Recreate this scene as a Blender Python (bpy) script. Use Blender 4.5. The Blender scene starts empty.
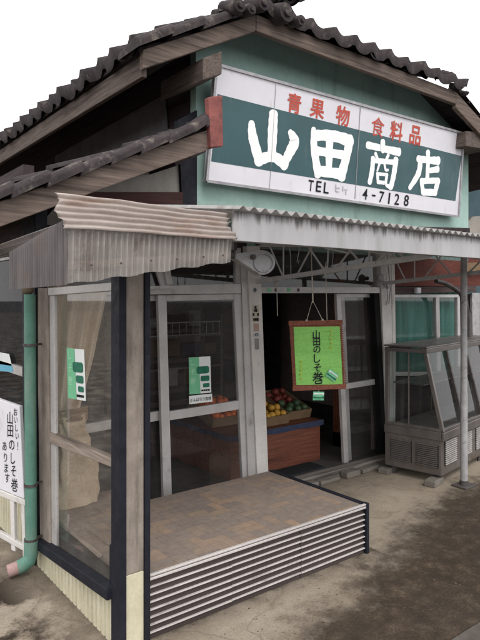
import bpy, bmesh, math, random
from mathutils import Vector, Matrix
random.seed(11)
R = math.radians
scn = bpy.context.scene
COL = scn.collection
# ------------------------------------------------------------------ camera / measuring helpers
# world: x along the shop front, y into the shop, z up; camera stands at the origin, 1.65 m up
CX, SX, F, EYE = 0.78994, 0.61325, 590.0, 1.65
def ray(u, v):
    dx = (u-240)/F; dz = (296-v)/F
    return Vector((CX*dx+SX, -SX*dx+CX, dz))
O = Vector((0, 0, EYE))
def oy(u, v, y): d = ray(u, v); return O + d*(y/d.y)           # point of the photo on a plane y = const
def ox(u, v, x): d = ray(u, v); return O + d*(x/d.x)
def oz(u, v, z=0.0): d = ray(u, v); return O + d*((z-EYE)/d.z)
def od(u, v, Y): return O + ray(u, v)*Y
def opl(u, v, p, n): d = ray(u, v); return O + d*((p-O).dot(n)/d.dot(n))
cam = bpy.data.cameras.new('camera'); co = bpy.data.objects.new('camera', cam); COL.objects.link(co)
co.location = O; co.rotation_euler = (R(90), 0, -math.atan2(SX, CX))
cam.sensor_fit = 'VERTICAL'; cam.sensor_height = 36; cam.lens = F/640*36; cam.shift_y = -24/640
cam.clip_start = .05; cam.clip_end = 500
scn.camera = co
# ------------------------------------------------------------------ materials
def nodes(name):
    m = bpy.data.materials.new(name); m.use_nodes = True
    nt = m.node_tree; return m, nt, nt.nodes['Principled BSDF']
def ramp(nt, fac, stops, interp='LINEAR'):
    r = nt.nodes.new('ShaderNodeValToRGB'); r.color_ramp.interpolation = interp
    e = r.color_ramp.elements
    while len(e) < len(stops): e.new(.5)
    for k, (p, c) in enumerate(stops):
        e[k].position = p; e[k].color = (*c, 1) if len(c) == 3 else c
    nt.links.new(fac, r.inputs[0]); return r.outputs[0]
def coord(nt, scale=(1, 1, 1), loc=(0, 0, 0)):
    t = nt.nodes.new('ShaderNodeNewGeometry'); mp = nt.nodes.new('ShaderNodeMapping')
    mp.inputs['Scale'].default_value = scale; mp.inputs['Location'].default_value = loc
    nt.links.new(t.outputs['Position'], mp.inputs[0]); return mp.outputs[0]
def noise(nt, vec, scale, detail=5, rough=.6, dist=0):
    n = nt.nodes.new('ShaderNodeTexNoise'); n.inputs['Scale'].default_value = scale
    n.inputs['Detail'].default_value = detail; n.inputs['Roughness'].default_value = rough
    n.inputs['Distortion'].default_value = dist
    nt.links.new(vec, n.inputs['Vector']); return n.outputs['Fac']
def mix(nt, fac, a, b, mode='MIX'):
    n = nt.nodes.new('ShaderNodeMix'); n.data_type = 'RGBA'; n.blend_type = mode
    for s, val in ((n.inputs[0], fac), (n.inputs[6], a), (n.inputs[7], b)):
        if isinstance(val, (int, float)): s.default_value = val
        elif isinstance(val, tuple): s.default_value = (*val, 1)
        else: nt.links.new(val, s)
    return n.outputs[2]
def math_(nt, op, a, b=0.0, clamp=False):
    n = nt.nodes.new('ShaderNodeMath'); n.operation = op; n.use_clamp = clamp
    for s, val in ((n.inputs[0], a), (n.inputs[1], b)):
        if isinstance(val, (int, float)): s.default_value = val
        else: nt.links.new(val, s)
    return n.outputs[0]
def bump(nt, b, h, s, d=.01):
    n = nt.nodes.new('ShaderNodeBump'); n.inputs['Strength'].default_value = s; n.inputs['Distance'].default_value = d
    nt.links.new(h, n.inputs['Height']); nt.links.new(n.outputs[0], b.inputs['Normal'])
def M(name, c1, c2=None, scale=6, rough=.7, metal=0, stretch=(1, 1, 1), bmp=.15, dirt=None, dscale=3, dlo=.52, dhi=.72, dstretch=(1, 1, 1), fine=True, bd=.004):
    m, nt, b = nodes(name)
    c2 = c2 or tuple(x*.7 for x in c1)
    v = coord(nt, stretch); n = noise(nt, v, scale, 8, .65)
    col = ramp(nt, n, [(.32, c2), (.68, c1)])
    if dirt:
        dn = noise(nt, coord(nt, dstretch, (3, 1, 7)), dscale, 6, .65)
        f = ramp(nt, dn, [(dlo, (0, 0, 0)), (dhi, (1, 1, 1))])
        col = mix(nt, f, col, dirt)
    if fine:
        fn = noise(nt, coord(nt), scale*14, 3)
        col = mix(nt, .35 if rough > .8 else .15, col, ramp(nt, fn, [(.3, (.55,)*3), (.7, (1.35,)*3)]), 'MULTIPLY')
    nt.links.new(col, b.inputs['Base Color'])
    b.inputs['Roughness'].default_value = rough; b.inputs['Metallic'].default_value = metal
    b.inputs['Specular IOR Level'].default_value = .4 if rough < .55 else .15
    rn = noise(nt, coord(nt, (1, 1, 1), (9, 4, 2)), scale*2)
    rr = ramp(nt, rn, [(.3, (max(.05, rough-.12),)*3), (.7, (min(1, rough+.12),)*3)]); nt.links.new(rr, b.inputs['Roughness'])
    if bmp: bump(nt, b, n, bmp, bd)
    return m
def wood(name, c1, c2, axis='x', rough=.85, dark=None):
    st = {'x': (.05, 1, 1), 'y': (1, .05, 1), 'z': (1, 1, .05)}[axis]
    return M(name, c1, c2, 62, rough, 0, st, .6, dark or tuple(x*.4 for x in c2), 16, .52, .72, st, False)
def glass(name, tint=(.93, .95, .95), refl=.5, dust=.05, dcol=(.45, .43, .4)):
    m = bpy.data.materials.new(name); m.use_nodes = True; nt = m.node_tree; nt.nodes.clear()
    out = nt.nodes.new('ShaderNodeOutputMaterial')
    tr = nt.nodes.new('ShaderNodeBsdfTransparent'); tr.inputs[0].default_value = (*tint, 1)
    gl = nt.nodes.new('ShaderNodeBsdfGlossy'); gl.inputs['Roughness'].default_value = .03
    lw = nt.nodes.new('ShaderNodeLayerWeight'); lw.inputs[0].default_value = .5
    frf = math_(nt, 'ADD', math_(nt, 'MULTIPLY', math_(nt, 'POWER', lw.outputs['Facing'], 4.0), .9), .05)
    # slight waviness of old float glass
    nn = noise(nt, coord(nt), 1.2, 1); bp = nt.nodes.new('ShaderNodeBump'); bp.inputs['Strength'].default_value = .012; bp.inputs['Distance'].default_value = .02
    nt.links.new(nn, bp.inputs['Height']); nt.links.new(bp.outputs[0], gl.inputs['Normal'])
    mx = nt.nodes.new('ShaderNodeMixShader'); nt.links.new(math_(nt, 'MULTIPLY', frf, refl*2, True), mx.inputs[0])
    nt.links.new(tr.outputs[0], mx.inputs[1]); nt.links.new(gl.outputs[0], mx.inputs[2])
    df = nt.nodes.new('ShaderNodeBsdfDiffuse'); df.inputs[0].default_value = (*dcol, 1)
    dn = noise(nt, coord(nt, (1, 1, .8)), 2.6, 7, .7)
    df_f = ramp(nt, dn, [(.35, (dust*.35,)*3), (.75, (dust*2,)*3)])
    m2 = nt.nodes.new('ShaderNodeMixShader'); nt.links.new(df_f, m2.inputs[0])
    nt.links.new(mx.outputs[0], m2.inputs[1]); nt.links.new(df.outputs[0], m2.inputs[2])
    nt.links.new(m2.outputs[0], out.inputs[0]); return m
def plastic_sheet(name, c1, c2, trans):
    m, nt, b = nodes(name)
    v = coord(nt, (5, 5, .6)); n = noise(nt, v, 4, 6)
    n2 = noise(nt, coord(nt, (1, 1, 1)), 7, 5)
    col = ramp(nt, n, [(.3, c2), (.7, c1)])
    rust = ramp(nt, n2, [(.55, (0, 0, 0)), (.75, (.8, .8, .8))]); col = mix(nt, rust, col, (.19, .13, .095))
    nt.links.new(col, b.inputs['Base Color']); b.inputs['Roughness'].default_value = .45
    out = nt.nodes['Material Output']
    tl = nt.nodes.new('ShaderNodeBsdfTranslucent'); nt.links.new(col, tl.inputs[0])
    tp = nt.nodes.new('ShaderNodeBsdfTransparent')
    a = nt.nodes.new('ShaderNodeMixShader'); a.inputs[0].default_value = .3
    nt.links.new(b.outputs[0], a.inputs[1]); nt.links.new(tl.outputs[0], a.inputs[2])
    c = nt.nodes.new('ShaderNodeMixShader'); c.inputs[0].default_value = trans
    nt.links.new(a.outputs[0], c.inputs[1]); nt.links.new(tp.outputs[0], c.inputs[2])
    nt.links.new(c.outputs[0], out.inputs[0]); return m

m_teal = M('teal_paint', (.37, .51, .46), (.28, .41, .37), 1.6, .75, dirt=(.10, .15, .12), dscale=2.2, dstretch=(2.5, 2.5, .35), dlo=.55, dhi=.95)
m_cream = M('cream_board', (.36, .34, .31), (.24, .22, .20), 3, .8)
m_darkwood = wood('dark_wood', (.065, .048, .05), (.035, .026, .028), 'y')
m_navy = M('navy_paint', (.019, .020, .028), (.011, .012, .017), 12, .6, dirt=(.05, .045, .045), dscale=20, dlo=.62, dhi=.8)
m_barge = wood('weathered_bargeboard', (.20, .155, .128), (.085, .064, .056), 'x')
m_bargey = wood('weathered_eave_board', (.165, .13, .11), (.07, .054, .048), 'y')
m_tile = M('roof_tile', (.062, .049, .050), (.026, .021, .023), 9, .78, dirt=(.16, .14, .115), dscale=11, dlo=.56, dhi=.74, bmp=.7, bd=.012)
m_redcap = M('red_painted_wood', (.30, .105, .09), (.17, .06, .055), 8, .8, dirt=(.07, .04, .04), dscale=10)
m_sheet = M('old_metal_sheet', (.17, .16, .17), (.10, .095, .10), 4, .6)
m_white = M('sign_white', (.70, .685, .72), (.62, .60, .635), 2.5, .45, dirt=(.42, .38, .36), dscale=5, dlo=.6, dhi=.85, dstretch=(3, 3, .6), bmp=.03, fine=False)
m_signgreen = M('sign_green', (.036, .092, .102), (.026, .072, .08), 2, .45, dirt=(.10, .15, .15), dscale=4, dlo=.6, dhi=.9, dstretch=(3, 3, .5), bmp=.03, fine=False)
m_letter = M('letter_white', (.88, .88, .87), (.82, .82, .81), 4, .5, bmp=0, fine=False)
m_red = M('letter_red', (.52, .10, .07), (.42, .075, .055), 6, .6, bmp=0, fine=False)
m_black = M('letter_black', (.02, .02, .022), (.014, .014, .016), 6, .7, bmp=0)
m_faint = M('faded_letter', (.5, .5, .53), (.42, .42, .45), 6, .7, bmp=0)
m_frame = M('sign_edge_metal', (.42, .41, .42), (.25, .24, .25), 8, .5, .3)
m_alu = M('aluminium_frame', (.52, .495, .48), (.40, .38, .37), 5, .45, .2, dirt=(.20, .18, .165), dscale=8, dlo=.58, dhi=.8, bmp=.05)
m_whitepost = M('old_white_paint', (.64, .61, .58), (.52, .49, .46), 5, .65, dirt=(.20, .17, .14), dscale=12, dlo=.6, dhi=.78, dstretch=(1, 1, .3))
m_postcream = M('weathered_post', (.32, .275, .235), (.20, .165, .14), 6, .8, dirt=(.13, .11, .09), dscale=9, dlo=.5, dhi=.75, dstretch=(2, 2, .3))
m_yellow = M('pale_yellow_paint', (.58, .54, .40), (.46, .42, .30), 5, .65, dirt=(.20, .17, .11), dscale=6, dlo=.55, dhi=.85, dstretch=(2, 2, .4))
m_oldwood = wood('bare_weathered_wood', (.36, .30, .25), (.18, .14, .115), 'y')
m_glass = glass('window_glass', (.86, .87, .87), .5, .032, (.5, .44, .43))
m_glass_scr = glass('screen_glass', (.93, .92, .9), .42, .085, (.6, .55, .5))
m_glass_case = glass('case_glass', (.66, .70, .69), .35, .012)
m_glass_dark = glass('side_glass', (.4, .42, .44), .16, .02)
m_green_pipe = M('green_pipe', (.13, .265, .205), (.085, .19, .15), 5, .6, dirt=(.22, .27, .22), dscale=6, dlo=.5, dhi=.8, dstretch=(3, 3, .4))
m_pink_pipe = M('faded_pink_pipe', (.42, .27, .255), (.30, .20, .185), 8, .6, dirt=(.16, .12, .10), dscale=14)
m_iron = M('dull_iron', (.13, .12, .115), (.07, .062, .06), 18, .6, .4, dirt=(.11, .055, .035), dscale=24, dlo=.55, dhi=.7)
m_galv = M('galvanised_steel', (.42, .41, .41), (.30, .29, .29), 14, .55, .15, dirt=(.13, .10, .085), dscale=20, dlo=.58, dhi=.75)
m_concrete = M('concrete_block', (.21, .19, .165), (.13, .115, .10), 10, .9, bmp=.5)
m_steel = M('brushed_brown_steel', (.20, .178, .165), (.125, .108, .098), 5, .42, .45, (1, 1, .3), .08, dirt=(.10, .07, .05), dscale=7, dlo=.55, dhi=.8)
m_louver = M('bright_louver', (.36, .33, .31), (.22, .20, .185), 12, .45, .4)
m_blackgap = M('black_gap', (.012, .011, .011), (.008, .008, .008), 6, .9, bmp=0)
m_room = M('room_plaster', (.36, .29, .26), (.25, .20, .18), 2, .9)
m_floor_in = M('shop_floor', (.10, .092, .088), (.06, .055, .052), 4, .7)
m_cabinet = wood('red_brown_wood', (.22, .075, .042), (.10, .032, .02), 'x', .5)
m_blue = M('blue_cloth', (.05, .062, .11), (.03, .038, .07), 20, .9)
m_card = M('cardboard', (.22, .145, .085), (.15, .10, .06), 8, .85)
m_carton = M('white_carton', (.42, .40, .38), (.33, .31, .30), 8, .8)
m_curtain = M('beige_curtain', (.68, .57, .44), (.54, .44, .33), 9, .9, stretch=(4, 4, .3))
m_tealcur = M('teal_curtain', (.10, .29, .24), (.055, .19, .155), 5, .85, stretch=(5, 5, .25))
m_paper = M('poster_paper', (.78, .80, .78), (.70, .72, .71), 4, .6, bmp=0, fine=False)
m_pgreen = M('poster_green', (.20, .52, .30), (.15, .45, .25), 6, .6, bmp=0, fine=False)
m_pdark = M('poster_dark_green', (.03, .20, .12), (.02, .11, .07), 40, .6, bmp=0, fine=False)
m_lime = M('lime_cloth', (.25, .54, .14), (.20, .46, .11), 7, .85, stretch=(.6, .6, 6), bmp=.3)
m_bamboo = M('brown_braid', (.26, .095, .06), (.12, .045, .032), 60, .8, bmp=.6)
m_orange = M('orange_peel', (.68, .16, .03), (.55, .11, .022), 12, .5)
m_lemon = M('yellow_peel', (.52, .30, .04), (.45, .21, .03), 12, .5)
m_redfruit = M('red_peel', (.20, .035, .022), (.11, .016, .014), 12, .5)
m_veg = M('dark_green_peel', (.05, .09, .04), (.03, .055, .025), 12, .5)
m_cord = M('pale_cord', (.5, .45, .38), (.38, .33, .28), 30, .9)
m_cyan = M('cyan_print', (.16, .45, .60), (.12, .38, .52), 6, .6, bmp=0)
m_brickred = M('brick_red_board', (.15, .048, .036), (.085, .03, .024), 10, .85, stretch=(.6, .6, 5), dirt=(.07, .035, .03), dscale=6)
m_beigewall = M('beige_render', (.50, .46, .40), (.40, .36, .31), 5, .85)

def ground_mat():
    m, nt, b = nodes('pavement_concrete')
    P = coord(nt); sep = nt.nodes.new('ShaderNodeSeparateXYZ'); nt.links.new(P, sep.inputs[0])
    big = noise(nt, P, 1.7, 6, .65); mid = noise(nt, P, 9, 6, .7); fin = noise(nt, P, 70, 4, .7); grit = noise(nt, P, 230, 2, .6)
    col = ramp(nt, big, [(.3, (.28, .228, .172)), (.55, (.385, .325, .255)), (.75, (.45, .39, .315))])
    col = mix(nt, .4, col, ramp(nt, mid, [(.3, (.62,)*3), (.7, (1.25,)*3)]), 'MULTIPLY')
    col = mix(nt, .4, col, ramp(nt, fin, [(.3, (.6,)*3), (.7, (1.35,)*3)]), 'MULTIPLY')
    col = mix(nt, .35, col, ramp(nt, grit, [(.35, (.55,)*3), (.7, (1.4,)*3)]), 'MULTIPLY')
    # damp dirty gutter strip along the kerb
    slant = math_(nt, 'MULTIPLY', math_(nt, 'SUBTRACT', math_(nt, 'MINIMUM', sep.outputs['X'], 4.5), 2.0), -.32)
    edge = math_(nt, 'ADD', math_(nt, 'ADD', sep.outputs['Y'], slant), math_(nt, 'MULTIPLY', math_(nt, 'SUBTRACT', big, .5), -1.0))
    edge = math_(nt, 'ADD', edge, math_(nt, 'MULTIPLY', math_(nt, 'SUBTRACT', mid, .5), -.7))
    dm = nt.nodes.new('ShaderNodeMapRange'); dm.inputs['From Min'].default_value = 2.32; dm.inputs['From Max'].default_value = 1.90
    dm.interpolation_type = 'SMOOTHSTEP'; nt.links.new(edge, dm.inputs[0])
    dirtc = ramp(nt, mid, [(.28, (.016, .011, .008)), (.5, (.036, .025, .018)), (.62, (.062, .044, .031)), (.74, (.15, .112, .08))])
    dirtc = mix(nt, .7, dirtc, ramp(nt, fin, [(.3, (.5,)*3), (.72, (1.6,)*3)]), 'MULTIPLY')
    col = mix(nt, math_(nt, 'MULTIPLY', dm.outputs[0], .93), col, dirtc)
    # grime gathered where the platform, shop front and side base meet the ground
    def near(sock, at, wd):
        return math_(nt, 'SUBTRACT', 1.0, math_(nt, 'DIVIDE', math_(nt, 'ABSOLUTE', math_(nt, 'SUBTRACT', sock, at)), wd), True)
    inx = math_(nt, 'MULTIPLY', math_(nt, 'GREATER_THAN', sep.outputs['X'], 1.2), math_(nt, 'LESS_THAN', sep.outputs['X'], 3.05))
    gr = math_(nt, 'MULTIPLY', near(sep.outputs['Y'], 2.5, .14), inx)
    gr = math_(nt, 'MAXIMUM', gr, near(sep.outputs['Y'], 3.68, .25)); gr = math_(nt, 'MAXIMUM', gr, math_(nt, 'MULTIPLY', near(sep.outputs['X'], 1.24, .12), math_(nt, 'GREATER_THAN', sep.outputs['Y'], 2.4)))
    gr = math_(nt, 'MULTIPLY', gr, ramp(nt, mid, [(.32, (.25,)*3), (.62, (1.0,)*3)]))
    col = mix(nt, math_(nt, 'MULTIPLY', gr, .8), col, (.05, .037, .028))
    # moss / damp patches on the left beside the shop
    lx = nt.nodes.new('ShaderNodeMapRange'); lx.inputs['From Min'].default_value = 1.3; lx.inputs['From Max'].default_value = .95; nt.links.new(sep.outputs['X'], lx.inputs[0])
    st = ramp(nt, noise(nt, coord(nt, (1, 1, 1), (2.3, 5.1, 0)), 3.0, 6, .7), [(.42, (0, 0, 0)), (.54, (1, 1, 1))])
    col = mix(nt, math_(nt, 'MULTIPLY', lx.outputs[0], st), col, (.045, .034, .026))
    # hairline cracks
    vo = nt.nodes.new('ShaderNodeTexVoronoi'); vo.feature = 'DISTANCE_TO_EDGE'; vo.inputs['Scale'].default_value = .55
    wv = nt.nodes.new('ShaderNodeVectorMath'); wv.operation = 'ADD'; nt.links.new(P, wv.inputs[0])
    nc = nt.nodes.new('ShaderNodeTexNoise'); nc.inputs['Scale'].default_value = 3; nt.links.new(P, nc.inputs['Vector'])
    sc = nt.nodes.new('ShaderNodeVectorMath'); sc.operation = 'SCALE'; sc.inputs['Scale'].default_value = .5; nt.links.new(nc.outputs['Color'], sc.inputs[0])
    nt.links.new(sc.outputs[0], wv.inputs[1]); nt.links.new(wv.outputs[0], vo.inputs['Vector'])
    cr = ramp(nt, vo.outputs['Distance'], [(.0, (1, 1, 1)), (.006, (0, 0, 0))])
    col = mix(nt, math_(nt, 'MULTIPLY', cr, .3), col, (.06, .05, .04))
    nt.links.new(col, b.inputs['Base Color']); b.inputs['Roughness'].default_value = .95; b.inputs['Specular IOR Level'].default_value = .08
    h = math_(nt, 'ADD', math_(nt, 'MULTIPLY', mid, .5), math_(nt, 'ADD', math_(nt, 'MULTIPLY', fin, .5), math_(nt, 'MULTIPLY', grit, .3)))
    bump(nt, b, h, .7, .02)
    return m
m_ground = ground_mat()
m_road = M('asphalt', (.06, .057, .054), (.035, .033, .031), 60, .9, bmp=.6)
m_kerb = M('kerb_concrete', (.12, .105, .092), (.07, .06, .052), 12, .9, bmp=.5, dirt=(.06, .05, .04), dscale=7, dlo=.5, dhi=.75)

def fascia_mat():
    m, nt, b = nodes('stained_white_fascia')
    P = coord(nt); sep = nt.nodes.new('ShaderNodeSeparateXYZ'); nt.links.new(P, sep.inputs[0])
    base = ramp(nt, noise(nt, coord(nt, (3, 3, .5)), 3, 6), [(.3, (.31, .30, .30)), (.7, (.43, .42, .425))])
    st = noise(nt, coord(nt, (30, 1, 1.2)), 1.0, 4, .6)
    g = nt.nodes.new('ShaderNodeMapRange'); g.inputs['From Min'].default_value = 1.93; g.inputs['From Max'].default_value = 2.03; nt.links.new(sep.outputs['Z'], g.inputs[0])
    f = math_(nt, 'ADD', math_(nt, 'MULTIPLY', g.outputs[0], .55), math_(nt, 'MULTIPLY', st, .8))
    f = ramp(nt, f, [(.70, (0, 0, 0)), (.92, (1, 1, 1))])
    col = mix(nt, math_(nt, 'MULTIPLY', f, .92), base, (.055, .045, .042))
    rs = ramp(nt, noise(nt, P, 26, 4), [(.68, (0, 0, 0)), (.76, (1, 1, 1))]); col = mix(nt, math_(nt, 'MULTIPLY', rs, .6), col, (.16, .09, .055))
    nt.links.new(col, b.inputs['Base Color']); b.inputs['Roughness'].default_value = .55
    return m
m_fascia = fascia_mat()
m_corr = plastic_sheet('grey_corrugated_sheet', (.60, .555, .52), (.36, .32, .295), .32)
m_corrd = plastic_sheet('shade_toned_corrugated_sheet', (.22, .195, .19), (.11, .095, .095), .12)  # eave shade put into the colour of the awning's left end sheets
m_rib = M('rusty_ribbed_sheet', (.40, .345, .31), (.20, .16, .14), 5, .5, .1, (.3, 1, 1), dirt=(.21, .125, .085), dscale=11, dlo=.52, dhi=.72, dstretch=(.35, 1, 1))

def deck_mat():
    # vinyl floor sheet printed as small basket-weave planks
    m, nt, b = nodes('printed_vinyl_sheet')
    P = coord(nt); sep = nt.nodes.new('ShaderNodeSeparateXYZ'); nt.links.new(P, sep.inputs[0])
    s = .13
    gx = math_(nt, 'FLOOR', math_(nt, 'DIVIDE', sep.outputs['X'], s)); gy = math_(nt, 'FLOOR', math_(nt, 'DIVIDE', sep.outputs['Y'], s))
    par = math_(nt, 'MODULO', math_(nt, 'ABSOLUTE', math_(nt, 'ADD', gx, gy)), 2.0)
    half = s/2
    hx = math_(nt, 'FLOOR', math_(nt, 'DIVIDE', sep.outputs['X'], half)); hy = math_(nt, 'FLOOR', math_(nt, 'DIVIDE', sep.outputs['Y'], half))
    mxn = nt.nodes.new('ShaderNodeMix'); mxn.data_type = 'VECTOR'
    ca = nt.nodes.new('ShaderNodeCombineXYZ'); nt.links.new(gx, ca.inputs[0]); nt.links.new(hy, ca.inputs[1])
    cb = nt.nodes.new('ShaderNodeCombineXYZ'); nt.links.new(hx, cb.inputs[0]); nt.links.new(gy, cb.inputs[1]); cb.inputs[2].default_value = 7
    nt.links.new(par, mxn.inputs[0]); nt.links.new(ca.outputs[0], mxn.inputs[4]); nt.links.new(cb.outputs[0], mxn.inputs[5])
    wn = nt.nodes.new('ShaderNodeTexWhiteNoise'); wn.noise_dimensions = '3D'; nt.links.new(mxn.outputs[1], wn.inputs['Vector'])
    col = ramp(nt, wn.outputs['Value'], [(0, (.15, .125, .112)), (.25, (.205, .165, .135)), (.5, (.18, .15, .13)), (.7, (.26, .19, .13)), (.9, (.31, .205, .13))])
    big = noise(nt, P, 2.2, 5); mid = noise(nt, P, 25, 5)
    col = mix(nt, ramp(nt, big, [(.3, (.25,)*3), (.7, (.72,)*3)]), col, (.255, .205, .175))
    col = mix(nt, .5, col, ramp(nt, mid, [(.3, (.7,)*3), (.7, (1.25,)*3)]), 'MULTIPLY')
    nt.links.new(col, b.inputs['Base Color']); b.inputs['Roughness'].default_value = .6; b.inputs['Specular IOR Level'].default_value = .2
    # thin darker joints between the printed planks
    def edge(o_, w_):
        fr_ = math_(nt, 'FRACT', math_(nt, 'DIVIDE', o_, w_)); return math_(nt, 'MINIMUM', fr_, math_(nt, 'SUBTRACT', 1.0, fr_))
    bump(nt, b, mid, .15, .003)
    jx = nt.nodes.new('ShaderNodeMix'); jx.data_type = 'FLOAT'; nt.links.new(par, jx.inputs[0])
    nt.links.new(math_(nt, 'MINIMUM', edge(sep.outputs['X'], s), math_(nt, 'MULTIPLY', edge(sep.outputs['Y'], half), .5)), jx.inputs[2])
    nt.links.new(math_(nt, 'MINIMUM', math_(nt, 'MULTIPLY', edge(sep.outputs['X'], half), .5), edge(sep.outputs['Y'], s)), jx.inputs[3])
    jm = ramp(nt, jx.outputs[0], [(.0, (.78,)*3), (.035, (1,)*3)])
    nt.links.new(mix(nt, 1.0, col, jm, 'MULTIPLY'), b.inputs['Base Color']); return m
m_deck = deck_mat()

# ------------------------------------------------------------------ mesh builder
class MB:
    def __init__(s): s.v = []; s.f = []; s.sm = []
    def add(s, vs, fs, smooth=False):
        n = len(s.v); s.v += [Vector(v) for v in vs]; s.f += [tuple(n+i for i in f) for f in fs]; s.sm += [smooth]*len(fs); return s
    def slab(s, pts, ext):                       # polygon extruded by a vector
        n = len(pts); ext = Vector(ext); a = [Vector(p) for p in pts]
        return s.add(a+[p+ext for p in a], [tuple(range(n)), tuple(range(2*n-1, n-1, -1))]+[(i, i+n, (i+1) % n+n, (i+1) % n) for i in range(n)])
    def poly(s, pts): return s.add(pts, [tuple(range(len(pts)))])
    def box(s, lo, hi, rot=None, piv=None):
        x0, y0, z0 = lo; x1, y1, z1 = hi
        p = [Vector(q) for q in ((x0, y0, z0), (x1, y0, z0), (x1, y1, z0), (x0, y1, z0), (x0, y0, z1), (x1, y0, z1), (x1, y1, z1), (x0, y1, z1))]
        if rot is not None:
            c = Vector(piv) if piv is not None else (p[0]+p[6])/2
            p = [rot @ (q-c)+c for q in p]
        return s.add(p, [(3, 2, 1, 0), (4, 5, 6, 7), (0, 1, 5, 4), (1, 2, 6, 5), (2, 3, 7, 6), (3, 0, 4, 7)])
    def bar(s, a, b, w, h, up=(0, 0, 1)):        # rectangular bar between two points
        a = Vector(a); b = Vector(b); d = (b-a).normalized(); up = Vector(up)
        sd = d.cross(up).normalized()*w/2; uu = sd.cross(d).normalized()*h/2
        p = [q+i*sd+j*uu for q in (a, b) for i, j in ((-1, -1), (1, -1), (1, 1), (-1, 1))]
        return s.add(p, [(0, 1, 2, 3), (7, 6, 5, 4), (0, 4, 5, 1), (1, 5, 6, 2), (2, 6, 7, 3), (3, 7, 4, 0)])
    def tube(s, pts, r, n=10, caps=True):
        pts = [Vector(p) for p in pts]; k = len(pts); rr = r if isinstance(r, (list, tuple)) else [r]*k
        V = []; prev = None
        for i, p in enumerate(pts):
            d = (pts[min(i+1, k-1)]-pts[max(i-1, 0)]).normalized()
            if prev is None: prev = d.orthogonal().normalized()
            prev = (prev-d*prev.dot(d)).normalized(); e = d.cross(prev)
            V += [p+(prev*math.cos(2*math.pi*j/n)+e*math.sin(2*math.pi*j/n))*rr[i] for j in range(n)]
        fs = [(i*n+j, i*n+(j+1) % n, (i+1)*n+(j+1) % n, (i+1)*n+j) for i in range(k-1) for j in range(n)]
        s.add(V, fs, True)
        if caps: s.add(V[:n], [tuple(range(n-1, -1, -1))]); s.add(V[-n:], [tuple(range(n))])
        return s
    def grid(s, fn, nu, nv, smooth=True):
        V = [fn(i/nu, j/nv) for j in range(nv+1) for i in range(nu+1)]
        return s.add(V, [(j*(nu+1)+i, j*(nu+1)+i+1, (j+1)*(nu+1)+i+1, (j+1)*(nu+1)+i) for j in range(nv) for i in range(nu)], smooth)
    def ball(s, c, r, sq=(1, 1, 1), n=10):
        c = Vector(c)
        return s.grid(lambda a, b: c+Vector((sq[0]*r*math.sin(math.pi*b)*math.cos(2*math.pi*a), sq[1]*r*math.sin(math.pi*b)*math.sin(2*math.pi*a), sq[2]*r*math.cos(math.pi*b))), n*2, n)
    def build(s, name, mat, parent=None, bevel=0, solid=0, merge=False):
        me = bpy.data.meshes.new(name); me.from_pydata(s.v, [], s.f); me.update()
        for p, q in zip(me.polygons, s.sm): p.use_smooth = q
        bm = bmesh.new(); bm.from_mesh(me)
        if merge: bmesh.ops.remove_doubles(bm, verts=bm.verts, dist=1e-5)
        bmesh.ops.recalc_face_normals(bm, faces=bm.faces); bm.to_mesh(me); bm.free()
        me.materials.append(mat)
        o = bpy.data.objects.new(name, me); COL.objects.link(o)
        if parent:
            o.parent = parent
            if parent.type == 'EMPTY': o.matrix_parent_inverse = Matrix.Translation(-parent.location)
        if solid: md = o.modifiers.new('solid', 'SOLIDIFY'); md.thickness = solid
        if bevel: md = o.modifiers.new('bevel', 'BEVEL'); md.width = bevel; md.segments = 2; md.limit_method = 'ANGLE'; md.angle_limit = R(40)
        return o
def thing(name, label, cat, loc, group=None):
    o = bpy.data.objects.new(name, None); COL.objects.link(o); o.location = loc; o.empty_display_size = .1
    tag(o, label, cat, group); return o
def tag(o, label, cat, group=None, kind=None):
    o['label'] = label; o['category'] = cat
    if group: o['group'] = group
    if kind: o['kind'] = kind
    return o
def struct(o): o['kind'] = 'structure'; return o
def rebase(o):                                    # origin of a one-mesh thing to its base
    vs = o.data.vertices; c = sum((v.co for v in vs), Vector())/len(vs); c.z = min(v.co.z for v in vs)
    o.data.transform(Matrix.Translation(-c)); o.location = o.location+c; return o
Y3 = Vector((0, 1, 0))
def fq(mb, pts, y, t=.03):                        # slab seen at these photo points on the plane y
    if t == 0: return mb.poly([oy(u, v, y) for u, v in pts])
    return mb.slab([oy(u, v, y) for u, v in pts], (0, t, 0))
# ------------------------------------------------------------------ lettering
_tc = {}
def glyph(ch, off):
    k = (ch, off)
    if k not in _tc:
        c = bpy.data.curves.new('lettering', 'FONT'); c.body = ch; c.size = 1; c.offset = off; c.resolution_u = 4
        o = bpy.data.objects.new('lettering', c); COL.objects.link(o)
        bpy.context.view_layer.update()
        me = bpy.data.meshes.new_from_object(o.evaluated_get(bpy.context.evaluated_depsgraph_get()))
        vs = [v.co.copy() for v in me.vertices]; fs = [tuple(p.vertices) for p in me.polygons]
        bpy.data.objects.remove(o); bpy.data.curves.remove(c); bpy.data.meshes.remove(me)
        xs = [v.x for v in vs]; ys = [v.y for v in vs]
        cx, cy = (min(xs)+max(xs))/2, (min(ys)+max(ys))/2
        _tc[k] = ([(v.x-cx, v.y-cy) for v in vs], fs, max(xs)-min(xs), max(ys)-min(ys))
    return _tc[k]
def put(mb, ch, c, ax, up, h, w=None, off=.0, byh=False, nar=1.0):
    vs, fs, gw, gh = glyph(ch, off)
    big = gh if byh else .9
    sy = h/big; sx = (w/gw) if w else sy*nar
    c = Vector(c); ax = Vector(ax).normalized(); up = Vector(up).normalized()
    mb.add([c+ax*x*sx+up*y*sy for x, y in vs], fs)
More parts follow.
